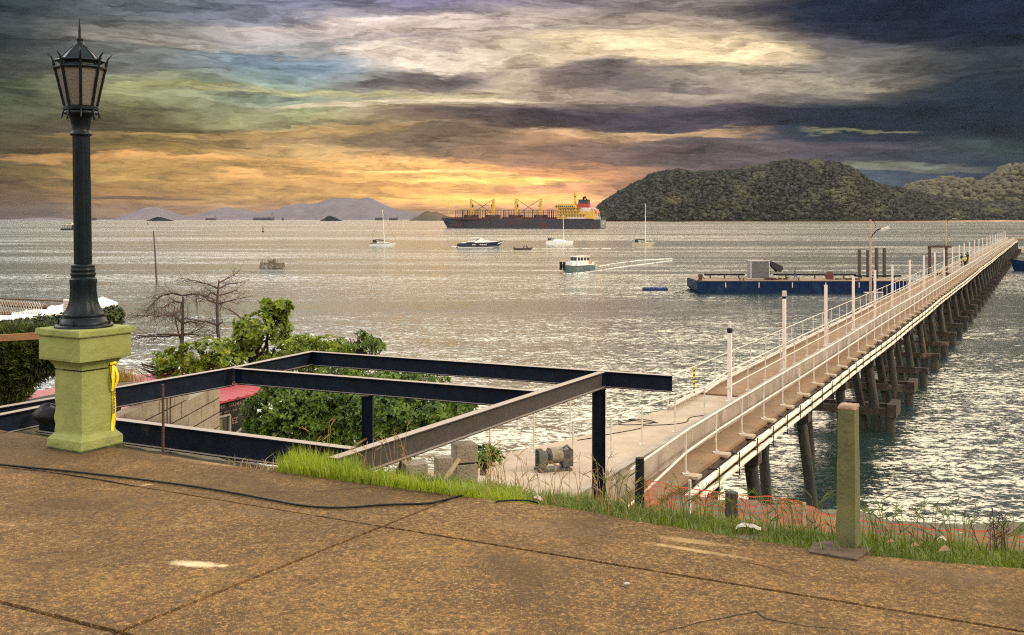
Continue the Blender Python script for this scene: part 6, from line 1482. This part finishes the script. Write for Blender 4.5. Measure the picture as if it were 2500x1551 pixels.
# hedge, feathery shrub
THR=-.4
g=np.random.default_rng(3)
def shrub(name,label,cl,foot,m,total,leaf,k,seed,cat,up=.3):
    g=np.random.default_rng(seed); f=P(*foot); r0=empty(name,f,0,label,cat); p,ou,cen=clumps(cl,g,total); V,Fc=rosettes(g,p,ou,k,leaf[0],leaf[1],up); o=npobj('foliage',V,Fc,m); at_parent(o,r0)
    b=MB()
    for c in cl: branchy(b,(f.x+random.uniform(-.2,.2),f.y,f.z),tuple(P(c[0],c[1],c[2])),.018,.006,g)
    o=b.build('stem',m_bark); at_parent(o,r0)
HYY=12.0
shrub('hedge','leafy green hedge behind the brown wooden rail at the left edge',[(x,812-.09*x+random.uniform(-5,5),HYY,.22,.25,.13) for x in range(-60,170,22)],(60,900,HYY),m_hedge,2400,(.045,.026),6,4,'hedge',.6)
shrub('hedge','leafy end of the hedge showing just right of the street lamp base',[(250,775,HYY,.16,.2,.09),(275,768,HYY,.10,.15,.08),(235,785,HYY,.16,.2,.09),(285,790,HYY,.05,.1,.05)],(245,880,HYY),m_hedge,360,(.055,.03),6,5,'hedge',.6)
# feathery: many thin drooping sprays
def feather(label,cl,seed,total,foot):
    g=np.random.default_rng(seed); f=P(*foot); r0=empty('feathery_shrub',f,0,label,'shrub'); p,ou,cen=clumps(cl,g,total); n=len(p)
    k=14; C=np.repeat(p,k,0); A=np.repeat(ou,k,0)+unit(g,n*k)*.7+np.array([-.1,0,.35]); t=g.random(n*k)[:,None]; C=C+np.repeat(ou+np.array([0,0,.3]),k,0)*t*.10
    V,Fc=leaves(C,A,unit(g,n*k),.075*(.6+.7*g.random(n*k)),np.full(n*k,.009),0,.1); o=npobj('foliage',V,Fc,m_feather); at_parent(o,r0)
    b=MB()
    for c in cl: branchy(b,tuple(f),tuple(P(c[0],c[1],c[2])),.02,.006,g)
    o=b.build('stem',m_bark); at_parent(o,r0)
feather('dark feathery shrub hanging behind the green pedestal at the left',[(20,880,10.8,.28,.25,.22),(70,880,10.8,.25,.25,.2),(-30,890,10.8,.25,.25,.2),(110,860,10.8,.16,.2,.14),(30,930,10.8,.26,.22,.18),(90,930,10.8,.2,.2,.16),(-20,950,10.8,.25,.2,.18),(20,850,10.8,.28,.2,.10),(80,848,10.8,.2,.2,.08)],9,6000,(40,1000,10.8))
# dry grass tuft and stones right of the pedestal
def blades(px_fn,n,hmin,hmax,m,name,seed,wd=.006,lean=.35,label=None,cat=None,kind='stuff',curl=.5):
    g=np.random.default_rng(seed); B=np.array([px_fn(g) for _ in range(n)]); h=hmin+(hmax-hmin)*g.random(n)**1.6
    a=g.random(n)*6.283; ln=lean*(g.random(n)**.7); d=np.stack([np.cos(a),np.sin(a),np.zeros(n)],1); s=np.stack([-np.sin(a+1.2*(g.random(n)-.5)),np.cos(a),np.zeros(n)],1)
    w_=(wd*(.6+.8*g.random(n)))[:,None]; H_=h[:,None]; z=np.array([0,0,1.0]); l_=ln[:,None]
    v0=B-s*w_*.5; v1=B+s*w_*.5; m1=B+z*H_*.55+d*H_*l_*.35; v2=m1-s*w_*.42; v3=m1+s*w_*.42; t=B+z*H_*(1-.25*l_)+d*H_*l_*(.6+curl)
    V=np.stack([v0,v1,v3,v2,t],1).reshape(-1,3); o_=(np.arange(n)*5)[:,None]
    Fq=np.concatenate([o_+np.array([[0,1,2]]),o_+np.array([[0,2,3]]),o_+np.array([[3,2,4]])],0)
    o=npobj(name,V,Fq,m); 
    if label: tag(o,label,cat,kind=kind)
    return o
def strip(x0,x1,q0,q1,bias=1.0):
    def f(g):
        while True:
            px=x0+(x1-x0)*g.random(); q=q0+(q1-q0)*g.random()**bias
            # point on the slab edge seen near px
            X=(px-CX)/F*6.0
            Y=edgeY(X)+q*1.12
            if mnoise.noise((X*2.6,Y*2.6,4))>-.30: return (X,Y,gz(X,Y)-.01 if q>0 else ZS-.01)
    return f
blades(strip(580,2560,-.01,.95),26000,.05,.13,m_grass,'grass',1,.006,.8,'short green grass along the far edge of the slab','grass')
blades(strip(560,1290,-.02,.55),17000,.06,.17,m_grassy,'grass',2,.006,.7,'bright yellow-green grass by the end of the steel beams','grass')
blades(strip(560,800,.05,.5),3200,.14,.27,m_grassy,'grass',5,.006,.35,'taller sunlit-toned grass in front of the low front beam','grass')
def tall(x0,x1,n,h0,h1,seed,label):
    g=np.random.default_rng(seed); b=MB()
    f=strip(x0,x1,.02,.8)
    for _ in range(n):
        p=Vector(f(g)); h=h0+(h1-h0)*g.random(); a=g.random()*6.28; l=.05+.22*g.random(); d=Vector((math.cos(a),math.sin(a)*.5,0))
        tip=p+Vector((0,0,h))+d*h*l; b.tube([p,p.lerp(tip,.5)-d*h*l*.2,tip],[.0022,.0018,.0012],4,cap=False)
        for k in range(3):   # finger-like seed head
            e=d*(.04+.03*g.random())+Vector(((g.random()-.5)*.05,0,.03+.02*g.random())); b.tube([tip,tip+e],[.0018,.001],4,cap=False)
    return tag(b.build('seeding_grass',m_dry if seed%2 else m_grass),label,'grass',kind='stuff')
tall(1150,1560,64,.16,.36,1,'thin seeding grass stalks in front of the pier apron'); tall(1500,2060,130,.14,.30,2,'green seeding stalks in front of the orange net'); tall(2080,2520,120,.14,.30,4,'green seeding stalks right of the square concrete post'); tall(620,1050,24,.18,.42,3,'long pale stalks standing up before the steel frame')
blades(strip(395,600,-.02,.10),260,.04,.16,m_dry,'dry_grass',7,.005,.9,'dry straw tuft at the slab edge beside the rusty bar','dry grass')
def tuft(g):
    p=P(300+22*g.normal(),935+5*g.normal(),12.5+g.normal()*.1); return (p.x,p.y,p.z)
blades(tuft,520,.05,.24,m_dry,'dry_grass',8,.006,.9,'dry orange-brown grass tuft just right of the pedestal cap','dry grass')
m_rock=mat('dark rock',(.16,.12,.09),(.08,.06,.045),scale=6,rough=.95,bump=.03,bscale=10)
def rock(name,c,s,label,m=m_rock,seed=0,cat='rock'):
    iv,if_=ico(); b=MB(); vs=[]; 
    t=iv; b.add([tuple(np.array(v)*np.array(s)*(1+.5*mnoise.noise((v[0]*2+seed,v[1]*2,v[2]*2)))) for v in t],[tuple(f) for f in if_]); o=b.build(name,m,bevel=.004); o.location=c; return tag(o,label,cat)
rock('rock',P(330,950,12.2),(.42,.2,.10),'flat dark rock under the dry grass tuft right of the pedestal')
# bare trees
def bare(label,trunk,limbs,seed,tw,extra):
    g=np.random.default_rng(seed); Y=36; f=P(*trunk[0],Y); r0=empty('bare_tree',f,0,label,'tree'); b=MB()
    pts=[tuple(P(x,y,Y)) for x,y in trunk]; b.tube(pts,[tw*(1-.75*i/(len(pts)-1)) for i in range(len(pts))],7); o=b.build('trunk',m_bark); at_parent(o,r0)
    b=MB()
    def twigs(a,d,r,n,depth):
        for _ in range(n):
            a_=np.array(a); e=a_+ (d*(.5+.8*g.random())+unit(g,1)[0]*np.linalg.norm(d)*.7)*np.array([1,1,.8])
            branchy(b,tuple(a_),tuple(e),r,r*.4,g,3,.10)
            if depth: twigs(e,(e-a_)*.62,r*.5,2,depth-1)
    for L_ in limbs:
        lp=[np.array(P(x,y,Y+dy)) for (x,y),dy in zip(L_,np.linspace(0,g.normal()*1.2,len(L_)))]
        b.tube([tuple(p) for p in lp],[.034*(1-.72*i/(len(lp)-1)) for i in range(len(lp))],5)
        for i in range(1,len(lp)):
            for t in (.25,.55,.85,1.0):
                p=lp[i-1]*(1-t)+lp[i]*t; d=(lp[i]-lp[i-1]); d=d/np.linalg.norm(d)*.42
                twigs(p,d+np.array([0,0,-.05 if extra else .03]),.007,3 if extra else 2,1)
    if extra:
        for _ in range(26):
            x=g.uniform(365,540); p=np.array(P(x,g.uniform(712,760),Y)); q=p+np.array([g.normal()*.12,0,-g.uniform(.4,1.3)]); branchy(b,tuple(p),tuple(q),.007,.005,g,4,.05)
    o=b.build('branches',m_twig); at_parent(o,r0)
bare('bare leafless tree with a drooping umbrella tangle of twigs, left of the other bare tree',[(450,960),(448,900),(444,850),(446,790),(447,725)],
 [[(446,722),(420,716),(395,722),(375,738),(358,760)],[(446,722),(470,718),(500,722),(525,735)],[(446,740),(425,735),(400,750),(385,770)],[(445,790),(430,775),(405,768),(385,772),(330,770)],[(444,845),(430,790),(425,770)],[(442,818),(400,816),(360,820),(320,818)],[(443,818),(400,822),(350,822),(318,828)],[(446,820),(470,812),(497,798)],[(448,815),(480,818),(515,818)],[(446,790),(465,785),(480,790)],[(446,735),(440,760),(420,770)]],31,.12,True)
bare('bare leafless tree with open spreading branches, right of the tangled bare tree',[(545,960),(540,870),(531,800),(530,745),(533,700),(535,683)],
 [[(535,690),(555,680),(578,667)],[(533,705),(510,695),(478,686),(440,680)],[(533,705),(555,694),(590,690)],[(531,722),(560,715),(580,708)],[(531,742),(560,735),(598,726)],[(531,742),(512,735),(490,718)],[(531,722),(515,715),(500,728)],[(532,795),(510,787),(475,782),(450,777)],[(532,795),(542,786)],[(600,790),(575,765),(540,748)]],32,.085,False)
# weeds at the right by the water edge
g=np.random.default_rng(77); b=MB()
for _ in range(9):
    p=P(2430+g.normal()*16,1345,5.35); t=p+Vector((g.normal()*.05,0,.12+.1*g.random())); b.tube([p,t],[.003,.0015],4)
    for k in range(7): q=p.lerp(t,.3+.1*k); b.tube([q,q+Vector((g.normal()*.03,0,.03))],.0015,4)
tag(b.build('weed',m_twig),'thin reddish-brown weed at the right end of the grass strip','weed')
# ---------- orange net, stakes, litter ----------
m_net=mat('orange safety net',(.70,.15,.05),(.5,.11,.04),scale=5,rough=.6)
top=[(1556,1170,21.9),(1600,1176,21.6),(1690,1196,21.2),(1780,1206,21.0),(1900,1216,20.6),(1960,1226,20.3),(2010,1256,19.8),(2120,1273,19.4),(2300,1292,18.8),(2420,1300,18.3),(2540,1318,17.8)]
def net_top(t): 
    k=t*(len(top)-1); i=min(int(k),len(top)-2); a,c=top[i],top[i+1]; f=k-i; v=P(*a).lerp(P(*c),f); v.z+=.04*mnoise.noise((t*30,0,0)); v.y+=.12*mnoise.noise((t*22,5,0)); return v
b=MB(); NT=210; NR=11; hN=1.0
grid=[[net_top(i/NT)+Vector((.05*mnoise.noise((i*.1,j*.4,0)),.16*mnoise.noise((i*.05,j*.3,7)),-hN*j/NR)) for j in range(NR+1)] for i in range(NT+1)]
wv_=.006
for j in range(NR+1):
    for i in range(NT):
        a,c=grid[i][j],grid[i+1][j]; w_=wv_*(1.8 if j in (0,NR) else 1); b.quad(a-Vector((0,0,w_)),c-Vector((0,0,w_)),c+Vector((0,0,w_)),a+Vector((0,0,w_)))
for i in range(0,NT+1):
    for j in range(NR):
        a,c=grid[i][j],grid[i][j+1]; b.quad(a-Vector((.0035,0,0)),a+Vector((.0035,0,0)),c+Vector((.0035,0,0)),c-Vector((.0035,0,0)))
tag(b.build('safety_net',m_net),'long sagging orange plastic safety net on the bank below the grass','net')
for (x,y,Y,hh,r,m,lb) in ((1561,1118,21.7,1.3,.10,m_black,'stout black post at the left end of the orange net against the kerb wall'),(1683,1172,21.0,1.3,.035,m_post,'thin grey stake holding the orange net below the white pipes'),(1963,1228,20.2,1.1,.035,m_wood,'thin wooden stake where the orange net bends down, left of the concrete post'),(2345,1300,18.6,.9,.03,m_wood,'short wooden stake in the net right of the square concrete post'),(1785,1202,21.0,.9,.14,m_pile,'short dark timber stump behind the orange net, under the pier')):
    p=P(x,y,Y); b=MB(); b.tube([(0,0,-hh),(.01,0,0)],[r,r*.9],8); o=b.build('stake',m); o.location=p; tag(o,lb,'stake')
m_paper=mat('white litter',(.42,.38,.31),(.3,.27,.21),scale=20,rough=.7)
def litter(px,py,w_,d,label,sd):
    p=PD(px,py,1.68); b=MB(); n1,n2=8,5; vs=[]
    for i in range(n1+1):
        for j in range(n2+1): vs.append((w_*(i/n1-.5),d*(j/n2-.5),.025*abs(mnoise.noise((i*.7+sd,j*.8,sd)))+.018*math.sin(math.pi*i/n1)))
    b.add(vs,[(i*(n2+1)+j,(i+1)*(n2+1)+j,(i+1)*(n2+1)+j+1,i*(n2+1)+j+1) for i in range(n1) for j in range(n2)]); o=b.build('litter',m_paper); o.location=p; o.rotation_euler=(0,0,-.4); tag(o,label,'litter')
litter(1828,1292,.13,.06,'crumpled white bag lying in the grass left of the square concrete post',1)
litter(2300,1322,.05,.03,'small white scrap of litter in the grass right of the concrete post',3)
litter(1312,1222,.06,.04,'white scrap in the grass in front of the pier apron',5)
m_dead=mat('dead leaf',(.20,.11,.045),(.12,.065,.03),scale=30,rough=.8)
for i,(px,py,s_,lb) in enumerate(((2165,1330,.05,'small curled brown leaf in the grass nearest the concrete post'),(2222,1340,.06,'middle one of three brown dead leaves in the grass'),(2290,1352,.08,'largest brown dead leaf, farthest right in the grass'))):
    p=PD(px,py,1.67); V,Fc=leaves(np.array([[0,0,.01]]),np.array([[1,.3,.10]]),np.array([[.1,-.35,1.0]]),np.array([s_]),np.array([s_*.6]),.35,.12); o=npobj('dead_leaf',V,Fc,m_dead); o.location=p; tag(o,lb,'leaf')
p=PD(1530,1428,1.69); rock('pebble',p+Vector((0,0,.005)),(.018,.012,.008),'single pale pebble lying on the slab, right of centre',m_paper,4,'pebble')
# ---------- haze ----------
HZ=1.0e-5
mh=bpy.data.materials.new('sea haze'); mh.use_nodes=True; hn=mh.node_tree; hn.nodes.clear()
pv=hn.nodes.new('ShaderNodeVolumePrincipled'); pv.inputs['Density'].default_value=HZ; pv.inputs['Color'].default_value=(.40,.37,.40,1); pv.inputs['Anisotropy'].default_value=0.0
ho=hn.nodes.new('ShaderNodeOutputMaterial'); hn.links.new(pv.outputs[0],ho.inputs['Volume'])
b=MB(); b.box((0,12500,190),(90000,35000,400)); o=b.build('haze',mh); tag(o,'thin sea haze filling the air over the whole bay','haze',kind='stuff')
